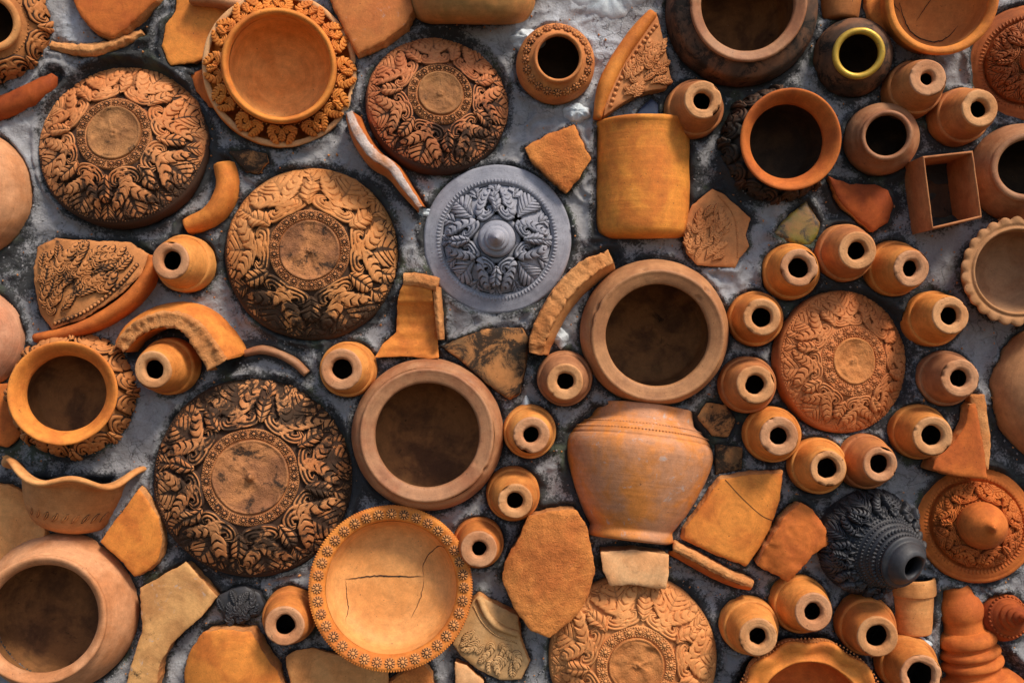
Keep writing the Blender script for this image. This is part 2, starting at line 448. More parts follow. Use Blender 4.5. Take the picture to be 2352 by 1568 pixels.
_ros = {}
def rosette_mesh(mat, r=11.0, pet=9, h=4.0, key=''):
    k = (mat.name, r, pet, h)
    if k in _ros: return _ros[k]
    rr = np.array([0, .16, .30, .36, .55, .8, 1.0, 1.06]) * r
    hh = np.array([1.3, 1.25, .9, .35, .9, .95, .4, -.8]) * h
    n = pet * 4
    th = np.arange(n) * 2 * math.pi / n
    T, Rr = np.meshgrid(th, rr, indexing='ij'); H = np.broadcast_to(hh, T.shape).copy()
    pm = .5 - .5 * np.cos(T * pet)
    out = (Rr > r * .4)
    H = H - out * (1 - pm) * h * .9
    Rr = np.where(Rr > r * .9, Rr * (.84 + .16 * pm), Rr)
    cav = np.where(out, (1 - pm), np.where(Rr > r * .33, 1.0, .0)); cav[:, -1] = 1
    V = np.stack([Rr * np.cos(T), Rr * np.sin(T), H], -1)
    me = mesh_np('flower_stud', V.reshape(-1, 3), [gridF(n, len(rr), cu=True)], cav=cav)
    me.materials.append(mat); _ros[k] = me
    return me
def ring_of_rosettes(par, rad, n, z, mat, r=11, tilt=0, arc=None, pet=9, h=4.0):
    me = rosette_mesh(mat, r, pet, h)
    R = random.Random(int(rad * 7 + n))
    for i in range(n):
        a = 2 * math.pi * (i + R.uniform(-.12, .12)) / n
        if arc and not arc(a): continue
        o = bpy.data.objects.new('flower_stud', me); col.objects.link(o); o.parent = par
        o.location = (rad * S * math.cos(a), rad * S * math.sin(a), z * S)
        o.rotation_euler = (0, tilt, a) if tilt else (0, 0, R.uniform(0, 6))
def bead_row(par, rad, n, z, mat, r=3.0, name='bead_ring', arc=None, pts=None, elong=1.0):
    """a row of tiny beads, far too small to pick apart: one part"""
    ph = [(1.0, -.3), (.92, .35), (.5, .85), (0.01, 1.0)]
    Vs = []; Fs = []; cs = []; o = 0
    items = []
    if pts is None:
        for i in range(n):
            a = 2 * math.pi * i / n
            if arc and not arc(a): continue
            items.append((rad * math.cos(a), rad * math.sin(a), z, a))
    else: items = pts
    for (x, y, zz, a) in items:
        m = 6
        th = np.arange(m) * 2 * math.pi / m
        ca, sa = math.cos(a), math.sin(a)
        V = []
        for t in th:
            for (q, hh) in ph:
                lx = q * r * math.cos(t) * elong; ly = q * r * math.sin(t)
                V.append((x + lx * ca - ly * sa, y + lx * sa + ly * ca, zz + hh * r * .8))
        Vs.append(np.array(V)); Fs.append(gridF(m, 4, cu=True) + o); o += m * 4
        cs.append(np.tile([1, .5, .1, 0], m))
    if not Vs: return
    me = mesh_np(name, np.vstack(Vs), [np.vstack(Fs)], cav=np.concatenate(cs))
    obj(name, me, mat, par, kind='stuff')

# ---------------------------------------------------------------- carved lids
def dome(Rm, H, p=1.9):
    def f(r):
        return 9 + (H - 9) * (1 - np.clip(np.abs(r) / Rm, 0, 1.01) ** p)
    return f
def carved_lid(label, u, v, R, cu, cv, rdisc, rring, mat, discmat, N=8, H=72, ph=0.0, seed=1, nub=False, ros=20, hs=1.0, group='domed lids carved with leaves', leaf_to=.935, ringmat=None, gap=.8):
    ringmat = ringmat or mat
    p0 = px(u, v, 0); p1 = px(cu, cv, H)
    t = thing('carved_dome_lid', label, 'lid', frame_axis(p0, p1), group)
    zf = dome(R, H)
    prof = [(R * .98, -30), (R * .998, -4), (R * .992, 6)]
    for q in (.97, .92, .85, .75, .65, .55, rring / R): prof.append((R * q, float(zf(R * q))))
    zt = float(zf(rring))
    prof += [(rring * .8, zt + 1)]
    bv_, bf_ = lathe(prof, n=96, wob=1.4, seed=seed, persp=False, sm=1)
    rb_ = np.hypot(bv_[:, 0], bv_[:, 1]) / R
    obj('body', mesh_np('lid_body', bv_, [bf_], cav=np.maximum(sstep(.925, 1.0, rb_) * .85, gap * sstep(leaf_to + .01, leaf_to - .03, rb_) * sstep(rring / R - .02, rring / R + .02, rb_))), mat, t)  # cav darkens leaf gaps and foot edge: grime and painted contact shade
    # ring that carries the flower studs
    k = rdisc
    obj('flower_ring', lathe_mesh('flower_ring', [(rring + 3, zt - 6), (rring + 2, zt + 4), (rring, zt + 5), (k + 3, zt + 5), (k + 1, zt + 3), (k - 2, zt + 2)], n=80, wob=.8, seed=seed + 3, persp=False, sm=1), ringmat, t)
    dp = [(k + .5, zt - 3), (k, zt + 8), (k - 3, zt + 10), (k - 7, zt + 8), (k - 11, zt + 7), (k * .6, zt + 6.5), (k * .3, zt + 7.5)]
    dp += [(12, zt + 9), (8, zt + 18), (3, zt + 24), (.3, zt + 25)] if nub else [(9, zt + 8), (5, zt + 10), (.3, zt + 10)]
    dv = lathe_V(dp, n=64, wob=2.2, seed=seed + 9, persp=False, sm=1)[0]
    rd_ = np.hypot(dv[..., 0], dv[..., 1]); dv[..., 2] += 1.3 * np.sin(rd_ / 2.6 + 1.5 * fbm(dv[..., 0] / 30, dv[..., 1] / 30, 0, 2, seed)) * (rd_ < k - 10)
    dv[..., 2] += (fbm(dv[..., 0] / 24, dv[..., 1] / 24, 0, 4, seed, .6) * 5.0 - np.abs(fbm(dv[..., 0] / 30, dv[..., 1] / 30, 3, 3, seed + 4)) * 7) * np.clip((k - np.hypot(dv[..., 0], dv[..., 1])) / 14, 0, 1)
    obj('centre_disc', mesh_np('centre_disc', dv.reshape(-1, 3), [gridF(*dv.shape[:2], cu=True)]), discmat, t)
    rm = (rring + rdisc) / 2 + 1; w = (rring - rdisc)
    ros = int(2 * math.pi * rm / (w * .92))
    ring_of_rosettes(t, rm, ros, zt + 5, ringmat, r=w * .47, pet=11)
    bead_row(t, rring - 1, int(rring * 1.1), zt + 5, ringmat, r=2.3)
    bead_row(t, rdisc + 4, int(rdisc * 1.1), zt + 6, ringmat, r=2.0)
    carve(t, zf, rring + 2, R * leaf_to, N, mat, seed=seed, ph=ph, hs=hs)
    bead_row(t, R * (leaf_to + .025), int(R * .9), float(zf(R * (leaf_to + .025))) , mat, r=1.7)
    c = px(u, v, 0); footprints.append(('c', c[0], c[1], R))
    return t

def lidmat(name, c1, c2, grime, gdir=None, chalk=.06, cavk=.9): return clay(name, c1, c2, grime=grime, chalk=chalk, cavk=cavk, gdir=gdir, ring=.1, bump=.5)
cavity = clay('shade_black_cavity', (.045, .028, .018), (.03, .02, .014), grime=.6, chalk=0, ring=.2)  # near-black clay puts the deep shade of the holes into the colour
disc_m = clay('weathered_lid_centre', (.42, .185, .065), (.28, .115, .04), grime=.72, ring=.2, bump=2.0)
disc_dark = clay('blackened_lid_centre', (.50, .20, .07), (.28, .11, .045), grime=.88, ring=.2, bump=2.0)
ring_dirty = lidmat('grimy_flower_ring', (.50, .20, .07), (.40, .14, .045), .62, cavk=1.4)
disc_clean = clay('clean_lid_centre', (.58, .22, .065), (.48, .165, .045), grime=.24, ring=.2, bump=1.8)

carved_lid('weathered carved lid at the upper left, left of the collar bowl', 287, 333, 197, 257, 303, 62, 82,
           lidmat('lid_clay_a', (.60, .24, .085), (.52, .17, .05), .62, (.2, -1.5, 0)), disc_m, ringmat=ring_dirty, N=8, seed=11, ph=.1, ros=20)
carved_lid('smaller carved lid just left of the little flower-stamped jar', 1007, 240, 166, 1012, 212, 52, 70,
           lidmat('lid_clay_b', (.54, .20, .075), (.46, .14, .05), .66, (.7, -1.6, 0)), disc_m, ringmat=ring_dirty, N=7, seed=12, ph=.3, ros=18, H=62)
carved_lid('carved lid with cracked black-ringed centre, directly left of the grey lid', 720, 583, 200, 710, 573, 67, 88,
           lidmat('lid_clay_c', (.64, .27, .09), (.54, .20, .055), .66, (-.1, -1.9, 0)), disc_dark, ringmat=ring_dirty, N=6, seed=13, ph=.0, ros=22)
carved_lid('largest and blackest carved lid, a small nub in its centre', 587, 1092, 229, 573, 1096, 84, 106,
           lidmat('lid_clay_d', (.56, .235, .085), (.46, .16, .05), .95, cavk=1.3), disc_dark, ringmat=ring_dirty, N=8, seed=14, ph=.2, nub=True, ros=26, H=80, hs=1.25)
carved_lid('clean reddish carved lid encircled by small conical pots', 1934, 830, 165, 1967, 829, 52, 78,
           lidmat('lid_clay_e', (.56, .20, .065), (.50, .155, .045), .10, cavk=.75), disc_clean, gap=.3, N=8, seed=15, ph=.25, ros=18, H=58, hs=.8)
carved_lid('bright orange carved lid half overlapped by two shards at the bottom edge', 1453, 1508, 195, 1463, 1532, 64, 88,
           lidmat('lid_clay_f', (.70, .30, .10), (.62, .23, .07), .14, cavk=.75), disc_clean, gap=.35, N=7, seed=16, ph=.15, ros=20, H=70)

# ---------------------------------------------------------------- flanged knob lids
def knob_lid(name, label, u, v, R, cu, cv, Rc, knob, H, mat, N, seed, kz, pierced=False, group='lids with a central knob'):
    p0 = px(u, v, 0); p1 = px(cu, cv, kz)
    t = thing(name, label, 'lid', frame_axis(p0, p1), group)
    obj('flange', lathe_mesh('flange', [(R * .95, -30), (R * .99, -4), (R, 8), (R - 4, 13), (R - 10, 14), (Rc + 22, 17), (Rc + 12, 20), (Rc + 6, 19), (Rc + 3, 14), (Rc - 4, 8)], n=96, wob=.8, seed=seed), mat, t)
    zf0 = dome(Rc * 1.05, H, 2.0)
    zf = lambda r: zf0(r) + 16
    if pierced:
        obj('hollow', lathe_mesh('hollow', [(Rc, 12), (Rc - 5, 8), (Rc - 16, 4), (Rc * .4, 6), (knob[0][0] - 4, 10), (.5, 10)], n=64, wob=0), M['black'], t)  # painted black to stand for the shade inside the pierced lid
        zl = lambda r: zf0(r) - 4
        obj('dome', lathe_mesh('dome', [(Rc, 8)] + [(q, float(zl(q))) for q in (Rc * .97, Rc * .9, Rc * .8, Rc * .7, 78, 74)] + [(72, float(zl(72)) - 3), (72, float(zl(72)) - 12)], n=72, wob=1, seed=seed, persp=False, sm=0), mat, t)
        carve(t, zl, 46, Rc * .99, 4, mat, seed=seed, hs=1.7, wx=.98)
        obj('bridge', lathe_mesh('bridge', [(54, float(zl(50)) - 10), (54, float(zl(50)) - 1), (50, float(zl(48)) + 3), (42, float(zl(48)) + 3), (42, 40)], n=56, wob=.5, persp=False, sm=1), mat, t)
    else:
        pr = [(Rc, 10)] + [(Rc * q, float(zf(Rc * q)) - 2) for q in (.97, .85, .7, .5, .3)]
        obj('dome', lathe_mesh('dome', pr, n=72, wob=1, seed=seed, persp=False, sm=1), mat, t)
        carve(t, zf, knob[0][0] + 4, Rc * .96, N, mat, seed=seed, hs=.95)
    obj('knob', lathe_mesh('knob', knob, n=56, wob=.4, seed=seed + 2, persp=False), mat, t)
    bead_row(t, Rc + 9, int(Rc * .85), 19, mat, r=2.8, elong=2.0)
    bead_row(t, knob[0][0] + 3, 40, knob[0][1] + 8, mat, r=2.2)
    c = px(u, v, 0); footprints.append(('c', c[0], c[1], R))
    return t
knob_lid('knob_lid', 'blue-grey pierced lid with pointed knob, the only grey one', 1142, 551, 171, 1140, 546, 125,
         [(36, 50), (41, 58), (42, 66), (38, 74), (31, 77), (27, 77), (27, 84), (24, 88), (18, 89), (18, 96), (14, 100), (11, 112), (6, 124), (2, 132), (.3, 133)], 62, M['grey'], 8, 31, 120, True)
knob_lid('knob_lid', 'dark carved flanged lid cut off by the upper right picture edge', 2356, 146, 130, 2390, 130, 92,
         [(30, 60), (32, 74), (24, 90), (8, 104), (.3, 108)], 44, clay('shaded_red_lid_clay', (.44, .125, .035), (.32, .09, .028), grime=.35, cavk=1.1), 8, 32, 100)  # red clay darkened to paint in the shaded upper right corner
knob_lid('knob_lid', 'red carved lid with a smooth pointed dome knob beside the black vessel', 2236, 1202, 134, 2282, 1212, 98,
         [(50, 46), (53, 62), (50, 84), (40, 104), (26, 118), (13, 128), (8, 138), (4, 147), (.3, 149)], 46, M['red'], 8, 33, 140)

# ---------------------------------------------------------------- pots
def pot(name, label, cat, u, v, z1, outer, rim, inner, mat, rimmat=None, innermat=None, bu=None, bv=None, z0=0, group=None, n=96, seed=1, wob=1.0, mod=None, fr=None, spin=0.0):
    p1 = px(u, v, z1)
    p0 = np.array([p1[0], p1[1], z0]) if bu is None else px(bu, bv, z0)
    # origin at wall depth along the axis
    ax = (p1 - p0) / (p1[2] - p0[2]); o = p1 + ax * (0 - p1[2])
    t = thing(name, label, cat, frame_axis(o, p1, spin), group)
    if fr is None: fr = max(r for r, z in outer)
    b = p0 + ax * (0 - p0[2]); footprints.append(('c', b[0], b[1], fr))
    obj('body', lathe_mesh('body', outer, n=n, wob=wob, seed=seed, mod=mod), mat, t)
    if rim: obj('rim', lathe_mesh('rim', rim, n=n, wob=wob * .7, seed=seed + 1, mod=mod), rimmat or mat, t)
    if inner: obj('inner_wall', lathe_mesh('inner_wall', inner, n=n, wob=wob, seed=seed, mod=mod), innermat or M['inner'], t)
    return t
JG = 'round clay jars set mouth outward'
def thick_pot(label, u, v, bu, bv, Rb, Rr, Ro, z1, depth, mat, seed, innermat=None, rimmat=None, name='clay_pot', slope=6):
    outer = [(Rb * .86, -50), (Rb * .97, -15), (Rb, 15), (Rb * .985, z1 * .5), (Rb * .95, z1 * .75), (Rr + 3, z1 - 12), (Rr, z1 - 6)]
    rim = [(Rr - 1, z1 - 10), (Rr + 1, z1 - 3), (Rr - 4, z1 + 1), (Rr - 12, z1 - slope * .4), (Ro + 8, z1 - slope), (Ro, z1 - slope - 4), (Ro - 1, z1 - slope - 16)]
    f = z1 - depth
    inner = [(Ro - 1, z1 - slope - 14), (Ro + 3, z1 - slope - 30), (Ro + 14, z1 - depth * .5), (Ro + 6, f + 26), (Ro * .82, f + 8), (Ro * .5, f), (Ro * .2, f - 2), (.5, f - 1)]
    def chips(R, Z, T):
        c = np.clip(fbm(np.cos(T) * 4.5 + seed, np.sin(T) * 4.5, 0, 3, seed, .7) - .33, 0, 1) * 4
        e = np.exp(-((R - (Rr - 3)) / 5) ** 2) * (Z > z1 - 12); e2 = np.exp(-((R - (Ro + 3)) / 4) ** 2) * (Z > z1 - 16)
        return R - e * c * 6 + e2 * c * 3, Z - e * c * 5 - e2 * c * 2
    return pot(name, label, 'pot', u, v, z1, outer, rim, inner, mat, rimmat, innermat or M['inner'], bu, bv, group=JG, seed=seed, fr=Rb, mod=chips, n=160)
thick_pot('thick-rimmed brown pot with chipped lip resting above the side-lying belly jar', 1511, 772, 1500, 763, 170, 153, 118, 92, 225, M['brown2'], 41)
thick_pot('thick-rimmed brown pot touching the top of the cracked flower-rimmed bowl', 981, 999, 984, 996, 175, 154, 120, 86, 205, M['brown'], 42)
thick_pot('large soot-stained brown pot at the top edge right of the fan fragment', 1720, 5, 1698, 30, 173, 134, 107, 100, 230, M['sooty'], 43, rimmat=M['brown'], innermat=M['inner'])

def jar(label, u, v, Rb, Rn, Rr, Ro, z1, mat, seed, rimmat=None, bu=None, bv=None, zb=25, deep=150, name='clay_jar', innermat=None, lipr=5):
    outer = [(Rb * .80, -55), (Rb * .96, -20), (Rb, zb * .5), (Rb * .985, zb + 12), (Rb * .90, zb + 32), (Rb * .78, z1 - 26), (Rn + 6, z1 - 18), (Rn, z1 - 13), (Rn, z1 - 6)]
    m = (Rr + Ro) / 2; q = (Rr - Ro) / 2
    rim = [(Rn - 1, z1 - 12), (Rr - 1, z1 - 8), (Rr, z1 - 3), (Rr - q * .4, z1 + 1.5), (m, z1 + 2.5), (Ro + q * .4, z1 + 1), (Ro, z1 - 4), (Ro + 1, z1 - 14)]
    inner = [(Ro + 1, z1 - 12), (Ro + 6, z1 - 24), (Rb * .9, z1 - 60), (Rb * .88, z1 - deep * .7), (Rb * .6, z1 - deep), (.5, z1 - deep)]
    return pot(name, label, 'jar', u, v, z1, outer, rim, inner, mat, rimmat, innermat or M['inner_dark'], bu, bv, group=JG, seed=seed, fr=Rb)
jar('dark brown jar with a gold painted ring rim', 1973, 122, 89, 57, 59, 43, 100, M['sooty'], 51, rimmat=M['gold'], bu=1954, bv=136)
jar('brown jar with a plain raised lip, left of the square clay tube', 2037, 311, 83, 55, 58, 45, 95, M['brown'], 52, bu=2019, bv=323)
jar('tan brown jar cut off by the right edge, next to the square tube', 2362, 382, 112, 76, 80, 62, 110, M['brown'], 53, bu=2335, bv=400)  # darker brown carries the upper right shade in its colour
t = jar('small flower-stamped jar with a thin lip amid white plaster', 1283, 132, 91, 54, 58, 48, 92, M['orange_dirty'], 54, bu=1274, bv=152)
for a in np.linspace(0, 2 * math.pi, 20, endpoint=False):
    o = bpy.data.objects.new('flower_stud', rosette_mesh(M['orange_dirty'], 11, 8, 2.4)); col.objects.link(o); o.parent = t
    o.location = (73 * S * math.cos(a), 74 * S * math.sin(a), 66 * S); o.rotation_euler = (0, .75, a)

def flared(label, u, v, bu, bv, Rb, Rr, Ro, z1, mat, bodymat, seed, zn=34, carved=None, deep=200, cz=None, im=None):
    outer = [(Rb * .8, -70), (Rb * .97, -30), (Rb, 0), (Rb * .97, 32), (Rb * .86, 58), (Ro + 10, z1 - zn - 10), (Ro + 6, z1 - zn), (Ro + 8, z1 - zn + 8), (Rr - 6, z1 - 9)]
    rim = [(Rr - 8, z1 - 12), (Rr - 1, z1 - 5), (Rr, z1), (Rr - 5, z1 + 2), (Rr - 14, z1 - 4), (Ro + 8, z1 - zn * .6), (Ro, z1 - zn), (Ro + 1, z1 - zn - 12)]
    inner = [(Ro + 1, z1 - zn - 10), (Rb * .88, z1 - zn - 40), (Rb * .92, z1 - deep * .6), (Rb * .7, z1 - deep * .9), (.5, z1 - deep)]
    t = pot('clay_jar', label, 'jar', u, v, z1, outer, rim, inner, bodymat, mat, im or M['inner'], bu, bv, group=JG, seed=seed, fr=Rb)
    P = chaikin(outer, 2); i0 = int(np.argmax(P[:, 0])); Q = P[i0:]; Q = Q[Q[:, 0] > Ro + 12]
    order = np.argsort(Q[:, 0])
    zf = lambda r: np.interp(r, Q[order, 0], Q[order, 1])
    if carved:
        k0 = int(np.argmax((P[i0:, 0] < Ro + 14) & (P[i0:, 1] > 20))) + i0
        pr = P[max(i0 - 8, 0):k0][::-1].copy(); pr[:, 0] *= (D - pr[:, 1]) / D
        tot = np.hypot(*np.diff(pr, axis=0).T).sum()
        carve(t, pr, 0, tot, carved, bodymat, seed=seed, hs=1.1, wx=2 * math.pi * Rb * .86 / carved / tot / 1.1)
    return t
carv_dark = lidmat('blackened_carved_clay', (.52, .20, .06), (.40, .14, .04), .50, cavk=1.2)
flared('flare-mouthed orange jar with blackened carved body near the left edge', 143, 902, 176, 905, 136, 120, 86, 128, M['orange'], carv_dark, 61, carved=8)
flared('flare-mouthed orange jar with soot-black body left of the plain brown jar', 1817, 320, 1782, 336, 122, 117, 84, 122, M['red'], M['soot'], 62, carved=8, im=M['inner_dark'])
t = jar('carved jar cut off by the upper left corner', -28, 48, 134, 62, 68, 50, 118, carv_dark, 63, rimmat=M['tan'], bu=-18, bv=58)
prj = chaikin([(137, -4), (136, 14), (133, 36), (122, 58), (106, 90), (84, 100)], 3)[::-1].copy(); prj[:, 0] *= (D - prj[:, 1]) / D
totj = np.hypot(*np.diff(prj, axis=0).T).sum()
carve(t, prj, 0, totj, 8, carv_dark, seed=9, hs=.9, wx=2 * math.pi * 118 / 8 / totj / 1.1)
bead_row(t, 78, 60, 97, carv_dark, r=2.6)
bead_row(t, 129, 90, 22, carv_dark, r=2.6)

t = pot('clay_pot', 'largest smooth pinkish pot at the lower left corner', 'pot', 92, 1424, 130,
    [(150, -60), (172, -25), (180, 5), (177, 40), (165, 70), (150, 92), (141, 106), (139, 112)],
    [(139, 110), (145, 118), (147, 126), (143, 131), (136, 129), (128, 122), (122, 112), (121, 102)],
    [(121, 104), (124, 92), (150, 60), (165, 0), (158, -50), (120, -90), (60, -104), (.5, -104)], M['pink'], M['pink'], M['inner'], 140, 1402, group=JG, seed=64, fr=180)

def smooth_ball(label, u, v, R, mat, seed, name='clay_pot', H=.72):
    t = thing(name, label, 'pot', frame_flat(px(u, v, 0)), 'pots bulging from the picture edges')
    a = np.linspace(-.25, 1.45, 14)
    obj('body', lathe_mesh('body', [(R * math.cos(x), R * H * math.sin(x)) for x in a] + [(.3, R * H)], n=80, wob=1.6, seed=seed, persp=False), mat, t)
    obj('foot_ring', lathe_mesh('foot_ring', [(R * .36, R * H * .88), (R * .36, R * H + 6), (R * .31, R * H + 7), (R * .29, R * H * .9)], n=48, wob=.6, seed=seed, persp=False), mat, t)
    c = px(u, v, 0); footprints.append(('c', c[0], c[1], R))
smooth_ball('smooth tan pot bulging in at the left edge beside the weathered lid', -74, 446, 152, M['pink'], 71)
smooth_ball('chalk-streaked red pot bulging in at the left edge above the carved jar', -52, 776, 116, clay('chalky_red_clay', (.50, .20, .10), (.52, .25, .14), grime=.3, chalk=.4, ring=.9), 72)
smooth_ball('large smooth brown pot bulging in at the right edge', 2436, 898, 168, M['brown2'], 73)

# pot seen from below at the top edge
t = thing('clay_pot', 'mould-stained upturned pot base at the top edge above the small carved lid', 'pot', frame_axis(px(1085, 62, -25), px(1085, -80, 5)), 'pots lying sideways in the mortar')
obj('body', lathe_mesh('body', [(.5, 3), (90, 1), (112, 5), (130, 14), (141, 32), (146, 60), (146, 130)], n=72, wob=1.5, seed=74, persp=False), clay('mossy_clay', (.50, .21, .06), (.34, .17, .05), grime=.5, green=.25), t)
footprints.append(('p', [(940, -60), (940, 20), (980, 55), (1180, 55), (1228, 20), (1228, -60)]))

# pierced-collar bowl
t = pot('collar_bowl', 'orange bowl with a collar of carved leaf petals around its mouth', 'bowl', 641, 150, 96,
    [(118, -30), (122, 10), (126, 50), (128, 80)],
    [(128, 74), (131, 84), (130, 93), (125, 98), (119, 96), (115, 88), (113, 76)],
    [(113, 78), (116, 60), (114, 20), (100, -15), (70, -32), (30, -38), (.5, -38)],
    M['orange'], M['orange'], clay('clean_bowl_interior', (.72, .33, .10), (.62, .25, .065), grime=.10, ring=.6), 647, 168, group=JG, seed=81, fr=172)
obj('collar_dish', lathe_mesh('collar_dish', [(150, -30), (168, -12), (174, 6), (175, 22), (171, 26), (164, 24), (158, 14), (140, 2), (122, 0)], n=96, wob=1.2, seed=82), M['orange'], t)
obj('collar_hoop', lathe_mesh('collar_hoop', [(161, 30), (172, 30), (175, 36), (172, 42), (163, 43), (160, 37), (161, 30)], n=96, wob=1.4, seed=83), M['pale'], t)
zfc = lambda r: np.interp(r, [120, 135, 175], [66, 58, 38])
carve(t, zfc, 126, 174, 12, M['orange'], seed=21, broad=False, bud=True, hs=.7, wx=1.15)
bead_row(t, 128, 90, 66, M['orange_dirty'], r=2.2)

# the cracked bowl with flower stamps
bowl_in = clay('smooth_bowl_interior', (.72, .32, .10), (.66, .27, .075), grime=.03, chalk=.10, ring=.45, bump=.2, rough=.6)
t = pot('stamped_bowl', 'wide orange bowl with flower-stamped rim and a long crack across its floor', 'bowl', 897, 1350, 88,
    [(120, -25), (150, 10), (175, 55), (185, 76)],
    [(184, 72), (188, 80), (187, 86), (182, 89), (176, 88), (158, 82), (153, 78), (150, 72)],
    [(150, 73), (146, 58), (136, 38), (118, 24), (90, 17), (50, 15), (.5, 15)], M['orange'], M['orange'], bowl_in, 905, 1338, group='open bowls facing outward', seed=84, wob=.8, fr=134)
stamp_m = clay('stamped_orange_clay', (.66, .27, .08), (.58, .21, .06), grime=.2, cavk=1.5)
me = rosette_mesh(stamp_m, 12.5, 10, 2.4)
for i in range(36):
    a = 2 * math.pi * i / 36
    o = bpy.data.objects.new('flower_stud', me); col.objects.link(o); o.parent = t
    rr = 168 * (D - 86) / D
    o.location = (rr * S * math.cos(a), rr * S * math.sin(a), 86.6 * S); o.rotation_euler = (0, -.30, a)
bead_row(t, 185.5 * (D - 86) / D, 190, 86, M['orange'], r=2.0, elong=1.9, name='notched_edge')
def crack(par, pts, z, w=1.6, seed=0, mat=CRK):
    P = catmull(pts, 46); P[:, 0] += fbm(P[:, 0] / 9, P[:, 1] / 9, 0, 3, seed) * 2.4; P[:, 1] += fbm(P[:, 0] / 9, P[:, 1] / 9, 3, 3, seed + 1) * 2.4
    g = np.gradient(P, axis=0); g /= np.linalg.norm(g, axis=1)[:, None]; nn = np.stack([-g[:, 1], g[:, 0]], 1)
    s = np.linspace(0, 1, len(P)); ww = w * (np.sin(np.pi * np.clip(s, .02, .98)) ** .5) * (.7 + .5 * np.abs(fbm(s * 20, s * 0, 0, 2, seed)))
    r = np.hypot(P[:, 0], P[:, 1]); zz = z(r)
    A = np.column_stack([P + nn * ww[:, None] * .5, zz]); B = np.column_stack([P - nn * ww[:, None] * .5, zz])
    obj('crack', mesh_np('crack', np.stack([A, B], 1).reshape(-1, 3), [gridF(len(P), 2, flip=True)]), mat, par)
_fl = np.array(chaikin([(150, 73), (146, 58), (136, 38), (118, 24), (90, 17), (50, 15), (.5, 15)], 2))
_fl[:, 0] *= (D - _fl[:, 1]) / D
_o = np.argsort(_fl[:, 0])
zb = lambda r: np.interp(r, _fl[_o, 0], _fl[_o, 1]) + 1.6
def cpt(pts): return [((x - 897) , (1350 - y)) for x, y in pts]
crack(t, cpt([(790, 1338), (850, 1332), (905, 1333), (965, 1334)]), zb, 3.4, 1)
crack(t, cpt([(790, 1340), (792, 1370), (796, 1400), (792, 1430)]), zb, 1.7, 2)
crack(t, cpt([(966, 1334), (965, 1305), (985, 1275), (1008, 1262), (1030, 1278), (1040, 1305)]), zb, 2.0, 3)
crack(t, cpt([(966, 1338), (962, 1370), (952, 1400), (938, 1425)]), zb, 1.5, 4)

# bowl at the top right with cracked interior
t = pot('cracked_bowl', 'deep orange bowl with a crazed cracked interior at the top edge', 'bowl', 2166, -6, 105,
    [(95, -30), (108, 10), (118, 60), (124, 92)],
    [(123, 88), (129, 97), (129, 104), (123, 109), (114, 106), (108, 98), (107, 88)],
    [(107, 90), (106, 60), (98, 25), (76, 4), (40, -2), (.5, -2)], M['orange'], M['orange'], clay('crazed_bowl_interior', (.56, .22, .06), (.48, .17, .045), grime=.34, ring=.3), 2125, 18, group='open bowls facing outward', seed=85, fr=102)
zc = lambda r: np.interp(r, [0, 40, 70, 92, 100], [1.5, 1.5, 6, 24, 44])
crack(t, [(-62, 10), (-48, -22), (-30, -56), (10, -78), (44, -72), (70, -44)], zc, 3.4, 5)
crack(t, [(-90, 30), (-74, 8), (-58, -10)], zc, 2.4, 6)
crack(t, [(20, 30), (2, 4), (-18, -30)], zc, 2.0, 7)

# scalloped bowls
def scallop(nn, amp, r_in, phase=0):
    def f(R, Z, T):
        w = sstep(r_in, r_in + 18, R)
        c = np.abs(np.sin(T * nn / 2 + phase))
        return R + w * amp * (c - .6), Z + w * amp * .5 * (c - .5)
    return f
pot('scalloped_bowl', 'brown bowl with a pinched scalloped rim at the right edge', 'bowl', 2341, 622, 96,
    [(85, -30), (98, 20), (108, 60), (118, 78)],
    [(116, 74), (124, 84), (124, 90), (112, 92), (104, 88), (100, 92), (96, 92), (93, 84), (92, 76)],
    [(92, 78), (92, 55), (84, 25), (62, 5), (30, -3), (.5, -3)], M['tan'], clay('pinched_rim_clay', (.44, .21, .09), (.38, .17, .06), grime=.15, ring=.2), clay('brown_bowl_interior', (.34, .18, .09), (.28, .13, .06), grime=.22), 2300, 630, group='open bowls facing outward', seed=86, mod=scallop(26, 7, 98), fr=92, n=156)
def wavy(nn, amp, r_in):
    def f(R, Z, T):
        w = sstep(r_in, r_in + 30, R)
        return R + w * amp * np.sin(T * nn), Z + w * amp * .8 * np.sin(T * nn + 1.2)
    return f
t = pot('scalloped_bowl', 'orange bowl with a broad wavy rim and carved band, cut by the bottom edge', 'bowl', 1866, 1646, 92,
    [(120, -30), (150, 10), (164, 40), (168, 62), (164, 76)],
    [(165, 74), (168, 82), (162, 88), (150, 84), (138, 78), (128, 80), (122, 84), (118, 76), (118, 66)],
    [(118, 68), (120, 40), (104, 10), (70, -8), (.5, -10)], carv_dark, M['orange'], M['red'], 1845, 1618, group='open bowls facing outward', seed=87, mod=wavy(11, 5, 112), fr=168, n=132)
zw = lambda r: np.interp(r, [150, 160, 168, 172], [70, 64, 48, 30])
bead_row(t, 166, 120, 74, M['orange_dirty'], r=2.6)
bead_row(t, 160, 120, 79, M['orange_dirty'], r=2.2)

